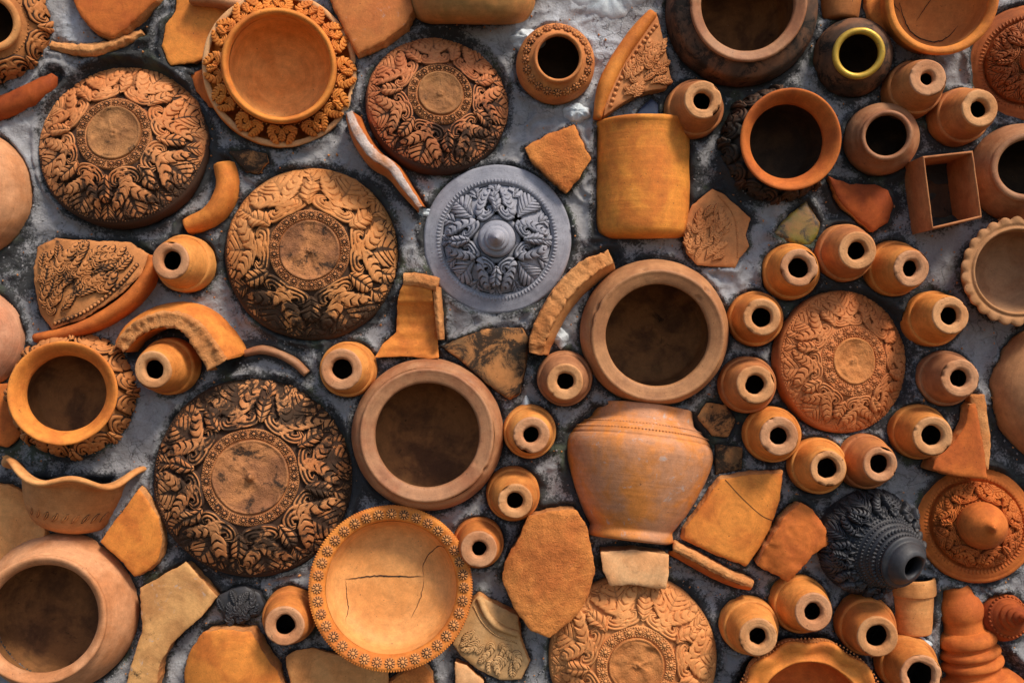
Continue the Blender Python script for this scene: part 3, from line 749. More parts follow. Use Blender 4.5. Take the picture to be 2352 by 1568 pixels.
# ---------------------------------------------------------------- small conical pots
cone_mats = [clay('cone_clay_a', (.66, .24, .05), (.52, .165, .03), grime=.16), clay('cone_clay_b', (.60, .225, .05), (.46, .145, .03), grime=.24),
             clay('cone_clay_c', (.52, .19, .055), (.38, .13, .045), grime=.34), clay('cone_clay_d', (.70, .285, .07), (.58, .20, .04), grime=.12),
             clay('cone_clay_e', (.58, .19, .04), (.44, .13, .03), grime=.30, chalk=.2), clay('cone_clay_f', (.44, .19, .08), (.30, .12, .05), grime=.45)]
tops = [clay('cone_base_clay_a', (.62, .30, .125), (.54, .23, .085), grime=.14, bump=.8), clay('cone_base_clay_b', (.56, .27, .13), (.50, .21, .09), grime=.18, bump=.8)]
cones = [ # u, v, face r, hole r, collar r, height, material, label
 (1615, 229, 43, 20, 66, 112, 2, 'small conical pot between the cylinder vase and the sooty brown pot'),  # this and the next two take darker clay as painted corner shade
 (2132, 178, 42, 14, 64, 118, 2, 'small conical pot with the tiniest hole, right of the gold-rimmed jar'),
 (2252, 248, 43, 20, 64, 118, 2, 'small conical pot beneath the dark carved flanged lid, above the square tube'),
 (391, 598, 43, 21, 66, 108, 3, 'pale conical pot beside the half carved lid fragment'),
 (350, 849, 43, 22, 66, 110, 0, 'conical pot sheltered under the arched rim fragment'),
 (783, 848, 47, 23, 64, 92, 3, 'conical pot between the largest lid and the chipped brown pot'),
 (1298, 877, 42, 20, 63, 100, 1, 'conical pot at the lower left of the pot above the belly jar'),
 (1221, 999, 42, 18, 61, 100, 3, 'bright conical pot touching the left side of the belly jar'),
 (1184, 1151, 40, 19, 62, 104, 1, 'reddish conical pot, second up from the stamped bowl rim'),
 (1100, 1261, 42, 17, 59, 96, 0, 'conical pot touching the right rim of the cracked stamped bowl'),
 (1750, 728, 42, 21, 63, 106, 1, 'conical pot at the left upper side of the encircled lid, touching the thick brown pot'),
 (1836, 614, 43, 23, 65, 108, 0, 'conical pot with a wide hole just below the green glazed sherd'),
 (1970, 575, 43, 20, 66, 114, 2, 'black-streaked conical pot at the top of the ring around the clean lid'),
 (2095, 616, 42, 18, 64, 112, 1, 'orange conical pot with a chipped collar at upper right of the clean lid'),
 (2184, 724, 43, 20, 64, 112, 0, 'conical pot level with the top right edge of the clean lid'),
 (2206, 868, 43, 20, 64, 114, 1, 'conical pot farthest right in the ring, above the twisted sherd'),
 (2143, 1001, 45, 23, 64, 112, 1, 'conical pot beside the twisted red sherd, lower right of the clean lid'),
 (2023, 1066, 40, 22, 63, 110, 2, 'grey-smudged dark conical pot directly above the black vessel'),
 (1903, 1076, 41, 22, 65, 112, 3, 'pale orange conical pot above the rough-edged sherd, bottom of the ring'),
 (1790, 1001, 44, 20, 65, 108, 0, 'conical pot at lower left of the clean lid, beside the mossy tile'),
 (1736, 883, 44, 22, 65, 106, 2, 'chipped-hole conical pot on the left of the clean lid, second from top on that side'),
 (653, 1437, 45, 22, 63, 112, 0, 'conical pot left of the stamped bowl with a pear-shaped hole'),
 (1742, 1463, 44, 20, 65, 112, 3, 'conical pot with flaked lower edge right of the bottom carved lid'),
 (1870, 1405, 44, 20, 66, 112, 0, 'conical pot with mould round its collar, left below the black vessel'),
 (2016, 1462, 46, 24, 66, 122, 0, 'longest conical pot with a jagged hole below the black vessel'),
 (2117, 1551, 47, 29, 67, 118, 1, 'conical pot with the widest hole at the bottom edge beside the stupa finial'),
]
for i, (u, v, fr, hr, cr, hh, mi, lab) in enumerate(cones):
    R = random.Random(100 + i)
    p1 = px(u, v, hh); p0 = np.array([p1[0] + R.uniform(-8, 8), p1[1] + R.uniform(-8, 8), 0])
    t = thing('conical_pot', lab, 'pot', frame_axis(p0, p1, R.uniform(0, 6)), 'small conical clay pots set base outward')
    footprints.append(('c', p0[0], p0[1], cr))
    zc1 = hh * R.uniform(.30, .42)
    cm = cone_mats[mi] if i % 3 else cone_mats[(mi + 4) % 6 if mi in (0, 1) else mi]
    obj('rim', lathe_mesh('rim', [(cr * .9, -30), (cr * .985, -6), (cr, 4), (cr * .995, zc1 - 7), (cr * .98, zc1 - 2), (cr * .93, zc1 + 1), (cr * .87, zc1)], n=56, wob=1.1, seed=i), cm, t)
    # uneven pierced base: chips on the outer edge and an irregular hole
    sd = 300 + i; j = R.uniform(.10, .24)
    def mod(Rr, Z, T, sd=sd, fr=fr, hr=hr, hh=hh, j=j):
        th = T[:, :1]
        hn = fbm(np.cos(th) * .9 + sd * 1.3, np.sin(th) * .9, sd * .37, 4, sd, .6)
        cn = fbm(np.cos(th) * 1.3 + sd * 2.1, np.sin(th) * 1.3, sd * .73 + 9, 4, sd + 2, .6) - .04
        w = np.exp(-((Rr - hr) / 6.0) ** 2) * (Z > hh - 40)
        Rr = Rr + w * hn * hr * (j * .9)
        e = np.exp(-((Rr - fr * .95) / 5) ** 2) * (Z > hh - 12)
        Z = Z - e * np.clip(cn - .15, 0, 1) * 17; Rr = Rr - e * np.clip(cn - .15, 0, 1) * 9
        return Rr, Z
    k = fr * .97
    bodyp = [(cr * .93, zc1 - 8), (cr * .90, zc1 + 1), (cr * .875, zc1 + 8), (fr + (cr * .87 - fr) * .80, zc1 + (hh - zc1) * .42), (fr + (cr * .87 - fr) * .42, zc1 + (hh - zc1) * .74), (fr * 1.04, hh - 8), (fr, hh - 4)]
    basep = [(fr * 1.01, hh - 7), (fr, hh - 2.5), (fr * .96, hh - .5), (fr * .9, hh), ((fr + hr) / 2, hh - .5), (hr + 6, hh - 1), (hr + 3, hh - 3), (hr, hh - 9), (hr, hh - 17), (hr + 3, hh - 20)]
    cavp = [(hr + 2, hh - 18), (hr + 6, hh - 24), (fr * .9, hh - 30), (cr * .75, 20), (cr * .75, -40), (.5, -44)]
    obj('body', lathe_mesh('body', bodyp, n=56, wob=1.0, seed=i + 50), cm, t)
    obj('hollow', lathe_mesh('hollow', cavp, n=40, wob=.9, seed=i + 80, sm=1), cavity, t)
    obj('base', lathe_mesh('base', basep, n=72, wob=.9, seed=i + 80, mod=mod, sm=1), tops[i % 2], t)

# ---------------------------------------------------------------- vessels lying sideways
def side_pot(name, label, cat, ub, vb, ut, vt, d, prof, mat, parts, group='pots lying sideways in the mortar', seed=1, poly=None, dt=None, mod=None, n=96, wob=1.2, spin=0.0, sm=2):
    """prof: (radius, position along the axis) ; parts: list of (part name, first index, last index, material)"""
    p0 = px(ub, vb, d); p1 = px(ut, vt, d if dt is None else dt)
    t = thing(name, label, cat, frame_axis(p0, p1, spin), group)
    for (pn, a, b, mm) in parts:
        obj(pn, lathe_mesh(pn, prof[a:b + 1], n=n, wob=wob, seed=seed, persp=False, mod=mod, sm=sm), mm or mat, t)
    if poly: footprints.append(('p', poly))
    return t
vm = clay('striped_vase_clay', (.76, .275, .042), (.62, .18, .03), grime=.45, chalk=.2, ring=.7, bump=.5, rs=60)
side_pot('cylinder_vase', 'upright orange cylinder vase with dark throwing lines, centre top', 'vase', 1475, 552, 1475, 288, -25,
    [(.5, 0), (78, 0), (98, 7), (107, 22), (109, 50), (110, 110), (109, 180), (109, 244), (112, 254), (115, 260), (115, 266), (112, 269), (107, 268), (104, 262), (102, 120), (.5, 20)], vm,
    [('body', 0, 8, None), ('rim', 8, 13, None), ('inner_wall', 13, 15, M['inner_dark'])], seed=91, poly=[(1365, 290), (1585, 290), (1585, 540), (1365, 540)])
bm = clay('burnished_belly_clay', (.52, .235, .115), (.66, .225, .045), grime=.12, chalk=.62, ring=.5, rough=.6, spec=.35)  # greyish pink and chalk patches paint a hazy sky sheen
t = side_pot('belly_jar', 'broad-bellied red jar lying with its foot down under the thick-rimmed pot', 'jar', 1446, 1240, 1476, 925, -8,
    [(.5, 0), (88, 0), (97, 3), (98, 14), (94, 26), (100, 34), (120, 62), (142, 104), (161, 150), (173, 192), (173, 214), (167, 228), (163, 230), (164, 236), (150, 252), (134, 264), (125, 272), (121, 284), (120, 298), (121, 305), (117, 307), (113, 300), (120, 270), (.5, 120)], bm,
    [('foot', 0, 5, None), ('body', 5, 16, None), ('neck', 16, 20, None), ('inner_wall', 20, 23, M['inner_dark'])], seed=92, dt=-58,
    poly=[(1360, 930), (1590, 950), (1635, 1000), (1630, 1090), (1540, 1230), (1350, 1220), (1295, 1060), (1300, 990)])
# pressed bands on the shoulder
for yy, rr, nn in ((260, 139, 120), (246, 156, 130)):
    bead_row(t, rr, nn, yy, bm, r=2.2, elong=2.2, name='pressed_band')
stm = M['red']
side_pot('stupa_finial', 'red stepped bell-shaped finial at the lower right', 'finial', 2258, 1660, 2194, 1338, -10,
    [(150, -10), (150, 10), (142, 38), (124, 60), (112, 64), (114, 72), (98, 96), (76, 116), (60, 120), (62, 134), (71, 139), (70, 152), (59, 156), (59, 160), (69, 165), (68, 176), (57, 181), (57, 187), (66, 191), (66, 206), (60, 216), (46, 222), (44, 234), (44, 244), (49, 254), (50, 272), (44, 290), (34, 304), (32, 316), (26, 326), (14, 332), (.5, 333)], stm,
    [('bell', 0, 7, None), ('ring', 7, 12, None), ('ring', 12, 16, None), ('ring', 16, 21, None), ('knob', 21, 30, None)], seed=93, sm=1, group='finials', wob=1.4,
    poly=[(2150, 1568), (2160, 1350), (2220, 1350), (2260, 1440), (2350, 1530), (2350, 1620), (2150, 1620)])
t = thing('cone_finial', 'little stepped spiral cone finial lying by the right edge', 'finial', frame_axis(px(2296, 1414, -10), px(2354, 1420, 95)), 'finials')
obj('base', lathe_mesh('base', [(44, -20), (55, 0), (56, 16), (50, 34), (40, 44)], n=56, wob=1, seed=94), M['deepred'], t)
obj('cone', lathe_mesh('cone', [(41, 42), (36, 50), (30, 54), (31, 60), (25, 66), (22, 68), (23, 74), (18, 80), (15, 82), (16, 88), (11, 94), (9, 98), (9, 104), (5, 112), (.5, 120)], n=48, wob=.8, seed=95), M['deepred'], t)
bead_row(t, 45, 30, 40, M['deepred'], r=3.4, name='notched_band')
_c = px(2300, 1414, 0); footprints.append(('c', _c[0], _c[1], 54))
side_pot('clay_cup', 'small orange cup standing rim up below the black vessel spout', 'cup', 2099, 1452, 2094, 1322, 2,
    [(.5, 0), (36, 0), (40, 4), (43, 40), (47, 86), (47, 88), (52, 90), (53, 96), (52, 122), (50, 128), (46, 128), (44, 90), (.5, 20)], M['tan'],
    [('body', 0, 5, None), ('rim', 5, 10, None), ('inner_wall', 10, 12, M['inner_dark'])], seed=96,
    poly=[(2050, 1330), (2145, 1330), (2140, 1440), (2060, 1440)])
def wavem(Rr, Z, T):
    w = sstep(112, 150, Rr)
    return Rr + w * 4 * np.cos(T * 6 + .4), Z + w * (12 * np.cos(T * 6 + 2.0) + 4 * np.cos(T * 3 + 1))
t = side_pot('wavy_pot', 'orange pot with a drooping wavy rim under the carved flared jar', 'pot', 168, 1210, 184, 1062, -32,
    [(.5, 0), (60, 3), (88, 18), (106, 50), (116, 90), (120, 118), (124, 130), (138, 141), (156, 147), (163, 150), (165, 157), (158, 162), (148, 159), (134, 152), (116, 138), (104, 90), (.5, 20)], M['orange'],
    [('body', 0, 7, clay('wavy_pot_clay', (.56, .235, .08), (.48, .18, .055), grime=.28)), ('rim', 7, 13, M['tan']), ('inner_wall', 13, 16, M['inner_dark'])], seed=97, dt=-14, mod=wavem, n=120,
    poly=[(90, 1100), (265, 1095), (250, 1150), (200, 1185), (120, 1185), (90, 1140)])
Vn = []
for k in range(9):
    a = -math.pi / 2 + (k - 4) * .2
    yy = 50
    def mp(x, y, h, a=a):
        q = 44 + y * 24; rr = np.interp(q, [18, 50, 90], [88, 106, 116]) + h; th = a + x * .2 + y * .12
        return np.stack([rr * np.cos(th), rr * np.sin(th), q], -1)
    obj('pressed_mark', leaf_mesh([(0, 0), (.05, .5), (0, 1)], [.1, .28, .1], mp, n_t=1, ns=10, nt=5, h=2.2, g=2.0, tooth=0, slant=0, name='pressed_mark', sink=2), M['orange_dirty'], t)

# cut-off small pot and jar fragments at the top edge
side_pot('clay_pot', 'small dark orange pot base poking down between the sooty pot and the cracked bowl', 'pot', 1929, 50, 1932, -60, 0,
    [(.5, 0), (34, 0), (41, 5), (46, 40), (50, 110)], clay('small_dark_clay', (.46, .16, .04), (.34, .12, .035), grime=.4), [('body', 0, 4, None)], seed=98, poly=[(1885, -40), (1975, -40), (1970, 42), (1888, 42)])

# black pierced vessel
t = thing('pierced_vessel', 'black pierced carved vessel with a broken spout', 'vessel', frame_axis(px(1984, 1238, 0), px(2094, 1300, 150)), 'black burnt pottery')
bk = M['black'] = clay('burnt_black_clay', (.018, .019, .024), (.05, .045, .045), grime=.0, chalk=.12, rough=.55, spec=.45, dark=(.01, .01, .012))
obj('body', lathe_mesh('body', [(100, -50), (114, -20), (118, 0), (114, 26), (104, 46), (92, 60), (86, 66)], n=80, wob=1, seed=101, persp=False), bk, t)
obj('shoulder', lathe_mesh('shoulder', [(88, 62), (86, 70), (78, 80), (76, 80), (74, 86), (72, 92), (70, 96), (66, 98), (66, 104)], n=80, wob=.6, seed=102, persp=False), bk, t)
obj('neck', lathe_mesh('neck', [(68, 100), (66, 108), (63, 110), (62, 124), (58, 126), (57, 132), (60, 136), (57, 140), (49, 143), (48, 150), (43, 160), (37, 169), (30, 173), (27, 172), (24, 164), (26, 140), (40, 110), (30, 40), (.5, 40)], n=64, wob=.8, seed=103, persp=False,
    mod=lambda Rr, Z, T: (Rr, Z - sstep(120, 175, Z) * 16 * np.clip(np.sin(T * 1 + 2.4), 0, 1))), bk, t)
zv = lambda r: np.interp(r, [86, 92, 104, 114, 120], [68, 62, 48, 28, 0])
carve(t, zv, 84, 119, 8, bk, seed=41, hs=1.5, wx=1.5)
for rr, zz, nn, b in ((84, 73, 70, 3.2), (79, 79, 66, 2.6), (73, 90, 60, 3.0), (67, 101, 54, 3.0), (63.5, 117, 46, 4.2), (59, 129, 50, 2.2)):
    bead_row(t, rr, nn, zz, bk, r=b, elong=1.8, name='notched_band')
_c = px(1990, 1238, 0); footprints.append(('c', _c[0], _c[1], 104))

# square clay tube
d1 = 112
cs = [px(2119, 359, d1), px(2235, 346, d1), px(2256, 500, d1), px(2141, 527, d1)]
c0 = sum(cs) / 4
t = thing('square_tube', 'square-mouthed clay tube with thin walls between two jars', 'tube', frame_flat(np.array([c0[0], c0[1], 0.])))
sq = clay('square_tube_clay', (.50, .20, .075), (.40, .14, .05), grime=.22)
for i in range(4):
    a = cs[i] - c0; b = cs[(i + 1) % 4] - c0
    ai = a * .93; bi = b * .93
    m = 10
    V = []
    for k in range(m + 1):
        q = k / m; wv = math.sin(q * math.pi) * .8
        o_ = a * (1 - q) + b * q; i_ = ai * (1 - q) + bi * q
        jj = rnd.uniform(-.7, .7)
        for (pt, z) in ((o_, -25), (o_, d1 - 2.5), (o_ * .985, d1 + jj), (i_ * 1.015, d1 + jj), (i_, d1 - 3), (i_, -25)):
            V.append((pt[0], pt[1], z))
    obj('side_panel', mesh_np('side_panel', V, [gridF(m + 1, 6, flip=True)], smooth=False), sq, t)
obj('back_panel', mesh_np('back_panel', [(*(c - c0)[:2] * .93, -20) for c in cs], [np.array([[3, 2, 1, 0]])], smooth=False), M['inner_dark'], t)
bd = lathe([(.3, 7), (5, 5.5), (7, 0)], n=14, wob=0, persp=False)
q_ = px(2217, 437, 40) - c0; bd_v = bd[0] * np.array([1, 1, 1]); bd_v = np.stack([-bd_v[:, 2] + q_[0] , bd_v[:, 0] + q_[1], bd_v[:, 1] + 40], 1)
obj('clay_blob', mesh_np('clay_blob', bd_v, [bd[1]]), sq, t)
footprints.append(('p', [(2095, 370), (2205, 360), (2225, 500), (2115, 515)]))

# ---------------------------------------------------------------- shards
def edge_pts(poly, step, jag, seed):
    P = np.asarray(poly, float); out = []
    for i in range(len(P)):
        a = P[i]; b = P[(i + 1) % len(P)]; n = max(1, int(np.hypot(*(b - a)) / step))
        for k in range(n): out.append(a + (b - a) * k / n)
    Q = np.array(out)
    Q = chaikin(Q, 1, True)
    c = Q.mean(0); 
    dx = fbm(Q[:, 0] / 16, Q[:, 1] / 16, 0, 4, seed, .7); dy = fbm(Q[:, 0] / 16, Q[:, 1] / 16, 5, 4, seed + 3, .7)
    return Q + np.stack([dx, dy], 1) * jag
def shard(label, poly, d=24, thick=22, bend=10, ax=0.0, tilt=(0, 0), mat='orange', edge='edge', jag=3.0, rough=0.0, seed=1, name='clay_shard', cat='shard', group='broken sherds pressed into the mortar', undercut=-.04, zmod=None):
    """a curved sherd; bend = sagitta across direction ax (degrees), negative for a hollow one"""
    P = edge_pts([tuple(px(u, v, d)[:2]) for u, v in poly], 6, jag, seed)
    c = (P.max(0) + P.min(0)) / 2; P = P - c
    t = thing(name, label, cat, frame_flat(np.array([c[0], c[1], 0.])), group)
    ca, sa = math.cos(math.radians(ax)), math.sin(math.radians(ax))
    hw = np.abs(-P[:, 0] * sa + P[:, 1] * ca).max()
    hl = np.abs(P[:, 0] * ca + P[:, 1] * sa).max()
    def zf(x, y):
        q = (-x * sa + y * ca) / hw; w = (x * ca + y * sa) / hl
        z = d + bend * (1 - q ** 2) - bend * .22 * w ** 2 + tilt[0] * x + tilt[1] * y
        if zmod: z = z + zmod(x, y)
        if rough: z = z + fbm(x / 30, y / 30, 0, 4, seed, .6) * rough
        return z
    n = len(P); cen = P.mean(0)
    area = 0.5 * np.sum(P[:, 0] * np.roll(P[:, 1], -1) - P[:, 1] * np.roll(P[:, 0], -1))
    tgp = np.roll(P, -1, 0) - np.roll(P, 1, 0); tgp /= np.linalg.norm(tgp, axis=1)[:, None] + 1e-9
    inn = np.stack([-tgp[:, 1], tgp[:, 0]], 1) * (1 if area > 0 else -1)
    R1 = P + inn * 1.8
    st = 7.0; gx, gy = np.meshgrid(np.arange(P[:, 0].min(), P[:, 0].max(), st), np.arange(P[:, 1].min(), P[:, 1].max(), st), indexing='ij')
    gx = gx.ravel() + fbm(gx.ravel() * .7, gy.ravel() * .9, 1, 1, seed) * 2.5; gy = gy.ravel() + fbm(gx * .8, gy.ravel() * .6, 4, 1, seed) * 2.5
    ins = np.zeros(gx.shape, bool); dd = np.full(gx.shape, 1e9)
    for i in range(n):
        a_ = P[i]; b_ = P[(i + 1) % n]
        dd = np.minimum(dd, np.hypot(gx - a_[0], gy - a_[1]))
        ins ^= ((a_[1] > gy) != (b_[1] > gy)) & (gx < (b_[0] - a_[0]) * (gy - a_[1]) / (b_[1] - a_[1] + 1e-12) + a_[0])
    kp = ins & (dd > 6)
    allp = np.vstack([P, R1, np.column_stack([gx[kp], gy[kp]])])
    res = delaunay_2d_cdt([Vector(p) for p in allp], [], [list(range(n)) if area > 0 else list(range(n))[::-1]], 1, 1e-4)
    vv = np.array([tuple(p) for p in res[0]]); z = zf(vv[:, 0], vv[:, 1])
    org = np.array([(min(o) if len(o) else -1) for o in res[3]])
    z = z - np.where((org >= 0) & (org < n), 2.4, 0) - np.where((org >= n) & (org < 2 * n), .5, 0)
    tri = [list(f) for f in res[2] if len(f) == 3]
    tri = np.array(tri)
    A_, B_, C_ = vv[tri[:, 0]], vv[tri[:, 1]], vv[tri[:, 2]]
    cr_ = (B_[:, 0] - A_[:, 0]) * (C_[:, 1] - A_[:, 1]) - (B_[:, 1] - A_[:, 1]) * (C_[:, 0] - A_[:, 0])
    tri[cr_ < 0] = tri[cr_ < 0][:, ::-1]
    obj('face', mesh_np('face', np.column_stack([vv, z]), [tri]), M[mat] if isinstance(mat, str) else mat, t)
    E = []
    if seed % 3 == 0: undercut = .045
    for k, f in enumerate((0, .25, .5, .75, 1.0)):
        q = cen + (P - cen) * (1.0 + undercut * f); z = zf(P[:, 0], P[:, 1]) - 2.2 - thick * f
        if 0 < f:
            jx = fbm(P[:, 0] / 7, P[:, 1] / 7, f * 3, 3, seed + 8) * 2.6
            q = q + (P - cen) / (np.linalg.norm(P - cen, axis=1)[:, None] + 1e-6) * jx[:, None]
        E.append(np.column_stack([q, z]))
    qe = cen + (P - cen) * (1 + undercut); E.append(np.column_stack([qe, np.full(n, -30.0)]))
    E = np.stack(E, 1)
    obj('broken_edge', mesh_np('broken_edge', E.reshape(-1, 3), [gridF(n, E.shape[1], cu=True, flip=area > 0)]), M[edge] if isinstance(edge, str) else edge, t)
    footprints.append(('s', P + c))
    t['zref'] = 0
    return t, zf, c
def scatter_leaves(par, zf, c, d, spots, mat, seed=1, h=7):
    """spots: (u, v, length, angle in degrees, kind) in picture units"""
    R = random.Random(seed)
    for (u, v, L, ang, kind) in spots:
        b = px(u, v, d)[:2] - c
        ca, sa = math.cos(math.radians(ang)), math.sin(math.radians(ang))
        def mp(x, y, hh, b=b, ca=ca, sa=sa, L=L, fx=(1 if kind != 'l' else -1)):
            x = x * L * fx; y = y * L
            X = b[0] + x * ca + y * sa; Y = b[1] - x * sa + y * ca
            return np.stack([X, Y, zf(X, Y) + hh], -1)
        if kind in ('k', 'l'):
            me = leaf_mesh(K_SPINE - [.2, .3], K_W, mp, n_t=8, ns=52, h=h, g=h * .55, slant=.9, tooth=.4, curl=.42, side='right', seed=R.randint(1, 999), name='scroll_leaf')
            obj('scroll_leaf', me, mat, par)
        else:
            me = leaf_mesh([(0, 0), (.02, .35), (-.02, .7), (0, 1)], [.04, .22, .26, .18, .02], mp, n_t=7, ns=36, h=h * .8, g=h * .5, slant=.6, tooth=.26, seed=R.randint(1, 999), name='veined_leaf')
            obj('veined_leaf', me, mat, par)

sh = shard
sh('long orange sherd with smooth face at the top edge above the weathered lid', [(165, -40), (385, -40), (362, 5), (322, 42), (290, 72), (258, 90), (220, 74), (190, 42), (172, 8)], 30, 18, 14, 30, mat='red', seed=201)
sh('fan-shaped orange sherd at the top edge left of the collar bowl', [(402, -30), (545, -30), (556, 20), (510, 70), (478, 128), (440, 142), (388, 149), (368, 106), (378, 52), (402, 22)], 28, 18, -10, 40, mat='orange', seed=202)
sh('small red sherd tucked against the left side of the collar bowl', [(437, 172), (480, 150), (520, 250), (480, 246), (452, 210)], 6, 12, 4, 20, mat='red', seed=203)
sh('orange sherd with mortar specks and a carved corner at the top edge', [(742, -40), (940, -40), (948, 30), (925, 66), (882, 98), (822, 126), (792, 70), (770, 20)], 34, 20, 10, -30, mat=clay('specked_sherd', (.56, .19, .05), (.50, .15, .04), grime=.18, chalk=.5), seed=204)
sh('small blackened red sherd between the collar bowl and the cracked-centre lid', [(525, 349), (570, 345), (612, 352), (618, 372), (592, 400), (565, 395), (545, 370)], 14, 14, 5, 0, mat='mossy', seed=205)
sh('rough orange sherd, four-sided, above the grey lid', [(1203, 340), (1262, 306), (1320, 287), (1336, 325), (1358, 366), (1330, 410), (1302, 444), (1262, 410), (1222, 372)], 38, 26, 8, 30, mat='rough', jag=4, rough=4, seed=206)
sh('blue-black glazed sherd standing behind the cylinder vase', [(1436, 292), (1470, 250), (1496, 226), (1512, 238), (1516, 292)], 8, 8, 3, 0, mat='glaze_blue', edge='black', seed=207, jag=1.5)
sh('mottled green-brown glazed sherd above the wide-hole conical pot', [(1852, 460), (1884, 512), (1878, 545), (1858, 566), (1816, 556), (1774, 540), (1800, 506)], 12, 10, 3, 10, mat='glaze_green', seed=208, jag=2)
sh('dark red sherd beneath the plain brown jar', [(1900, 405), (1948, 424), (2010, 424), (2042, 436), (2052, 470), (2038, 510), (2004, 535), (1960, 500), (1925, 462)], 26, 22, 10, -30, mat='deepred', seed=209)
sh('dark mouldy leaf-shaped sherd under the grey lid', [(1015, 796), (1060, 778), (1120, 756), (1196, 754), (1212, 782), (1205, 850), (1190, 904), (1168, 916), (1118, 880), (1058, 826)], 22, 16, 8, 40, mat='mossy', edge='mossy', seed=210)
sh('small black mouldy sherd right of the belly jar shoulder', [(1600, 958), (1622, 925), (1668, 930), (1690, 968), (1672, 1004), (1636, 1000)], 8, 10, 3, 0, mat='mossy', edge='mossy', seed=211)
sh('mossy square tile chip beneath the small black sherd', [(1644, 1020), (1706, 1028), (1704, 1078), (1644, 1090)], 12, 12, 2, 0, mat='mossy', edge='mossy', seed=212, jag=1.5)
t1, z1_, c1_ = sh('large five-sided burnt orange sherd right of the belly jar with a hairline crack', [(1655, 1100), (1722, 1088), (1796, 1085), (1790, 1150), (1768, 1215), (1742, 1262), (1716, 1298), (1640, 1268), (1571, 1236), (1574, 1212), (1612, 1160)], 34, 14, 16, 60, mat='orange', seed=213, jag=1.6)
def crack_on(par, zf, c, d, pts, w, seed):
    P = catmull([px(u, v, d)[:2] - c for u, v in pts], 40); g = np.gradient(P, axis=0); g /= np.linalg.norm(g, axis=1)[:, None]; nn = np.stack([-g[:, 1], g[:, 0]], 1)
    z = zf(P[:, 0], P[:, 1]) + .6
    A = np.column_stack([P + nn * w * .5, z]); B = np.column_stack([P - nn * w * .5, z])
    obj('crack', mesh_np('crack', np.stack([A, B], 1).reshape(-1, 3), [gridF(len(P), 2, flip=True)]), CRK, par)
crack_on(t1, z1_, c1_, 34, [(1664, 1100), (1700, 1140), (1745, 1180), (1778, 1196)], 1.3, 3)
sh('pale sherd with black underside wedged under the belly jar foot', [(1380, 1268), (1450, 1262), (1536, 1272), (1535, 1320), (1530, 1352), (1500, 1350), (1450, 1340), (1402, 1344), (1384, 1310)], 62, 34, 8, 10, mat='pale', edge=clay('pale_sherd_edge', (.52, .28, .12), (.30, .15, .06), grime=.55, ring=0, bump=2), seed=214, jag=2, tilt=(0, -.06))
sh('big rough rounded sherd leaning between stamped bowl and bottom lid', [(1212, 1184), (1268, 1168), (1322, 1165), (1346, 1204), (1360, 1268), (1367, 1312), (1352, 1368), (1326, 1410), (1262, 1458), (1218, 1440), (1178, 1386), (1153, 1330), (1158, 1290), (1190, 1238)], 58, 30, 34, 70, mat='rough', jag=3, rough=3.5, seed=215)
sh('smooth burnt orange sherd between the wavy pot and the largest lid', [(320, 1121), (345, 1150), (366, 1188), (374, 1240), (362, 1288), (336, 1312), (308, 1323), (286, 1290), (232, 1242), (262, 1200), (294, 1160)], 34, 18, 12, 60, mat='orange', seed=216)
sh('rounded orange sherd standing at the bottom edge left of the conical pot', [(440, 1490), (470, 1446), (520, 1436), (584, 1444), (610, 1490), (640, 1540), (664, 1620), (420, 1620), (424, 1540)], 42, 24, 36, 90, mat='orange', seed=217)
sh('tan sherd under the stamped bowl at the bottom edge', [(655, 1508), (680, 1492), (720, 1488), (800, 1508), (892, 1532), (894, 1620), (680, 1620), (664, 1550)], 22, 18, 8, 0, mat='tan', seed=218)
sh('rough red sherd poking up at the bottom edge beneath the stamped bowl', [(890, 1568), (930, 1540), (972, 1524), (990, 1545), (1004, 1620), (890, 1620)], 24, 16, 8, 0, mat='rough', seed=219)
sh('small pale orange sherd corner at the bottom edge left of the carved round fragment', [(1046, 1520), (1072, 1528), (1112, 1562), (1112, 1620), (1044, 1620)], 30, 14, 5, 0, mat='pale', seed=220)
sh('dark sooty mortar-caked sherd left of the small black carved piece', [(492, 1440), (520, 1432), (560, 1436), (560, 1450), (500, 1450)], 4, 8, 2, 0, mat='mossy', seed=240)
sh('rough-edged orange sherd left of the black vessel', [(1838, 1152), (1868, 1168), (1890, 1205), (1909, 1244), (1868, 1270), (1832, 1310), (1812, 1336), (1776, 1318), (1740, 1298), (1756, 1256), (1796, 1192)], 56, 40, 14, -50, mat='red', jag=4, rough=7, seed=221)
sh('hollow orange sherd at the left edge above the big pinkish pot', [(-40, 1112), (18, 1116), (66, 1146), (92, 1182), (98, 1222), (90, 1262), (0, 1310), (-40, 1310)], 30, 22, -16, 60, mat='tan', seed=222)
sh('red sherd standing upright behind the flared jar at the left edge', [(-30, 884), (24, 880), (38, 930), (48, 1000), (22, 1026), (-30, 1020)], 20, 14, 8, 90, mat='red', seed=223)
sh('tiny orange sherd tip above the flared carved jar', [(66, 790), (82, 800), (100, 808), (80, 832), (60, 838)], 6, 8, 2, 0, mat='orange', seed=224, jag=1)
sh('bright orange sherd slotted between small top pot and cracked bowl', [(1984, -30), (2046, -30), (2052, 30), (2064, 72), (2036, 74), (2010, 62), (1992, 30)], 18, 14, 6, 60, mat='orange', seed=225)
sh('long tan sherd half hidden in mortar, its narrow end running off the bottom edge', [(320, 1350), (344, 1338), (430, 1288), (470, 1330), (502, 1368), (470, 1408), (398, 1474), (372, 1520), (352, 1620), (282, 1620), (300, 1540), (330, 1446)], 34, 20, 14, 60, mat=clay('tan_mortared_clay', (.66, .34, .12), (.46, .21, .07), grime=.66, chalk=.55), seed=226)
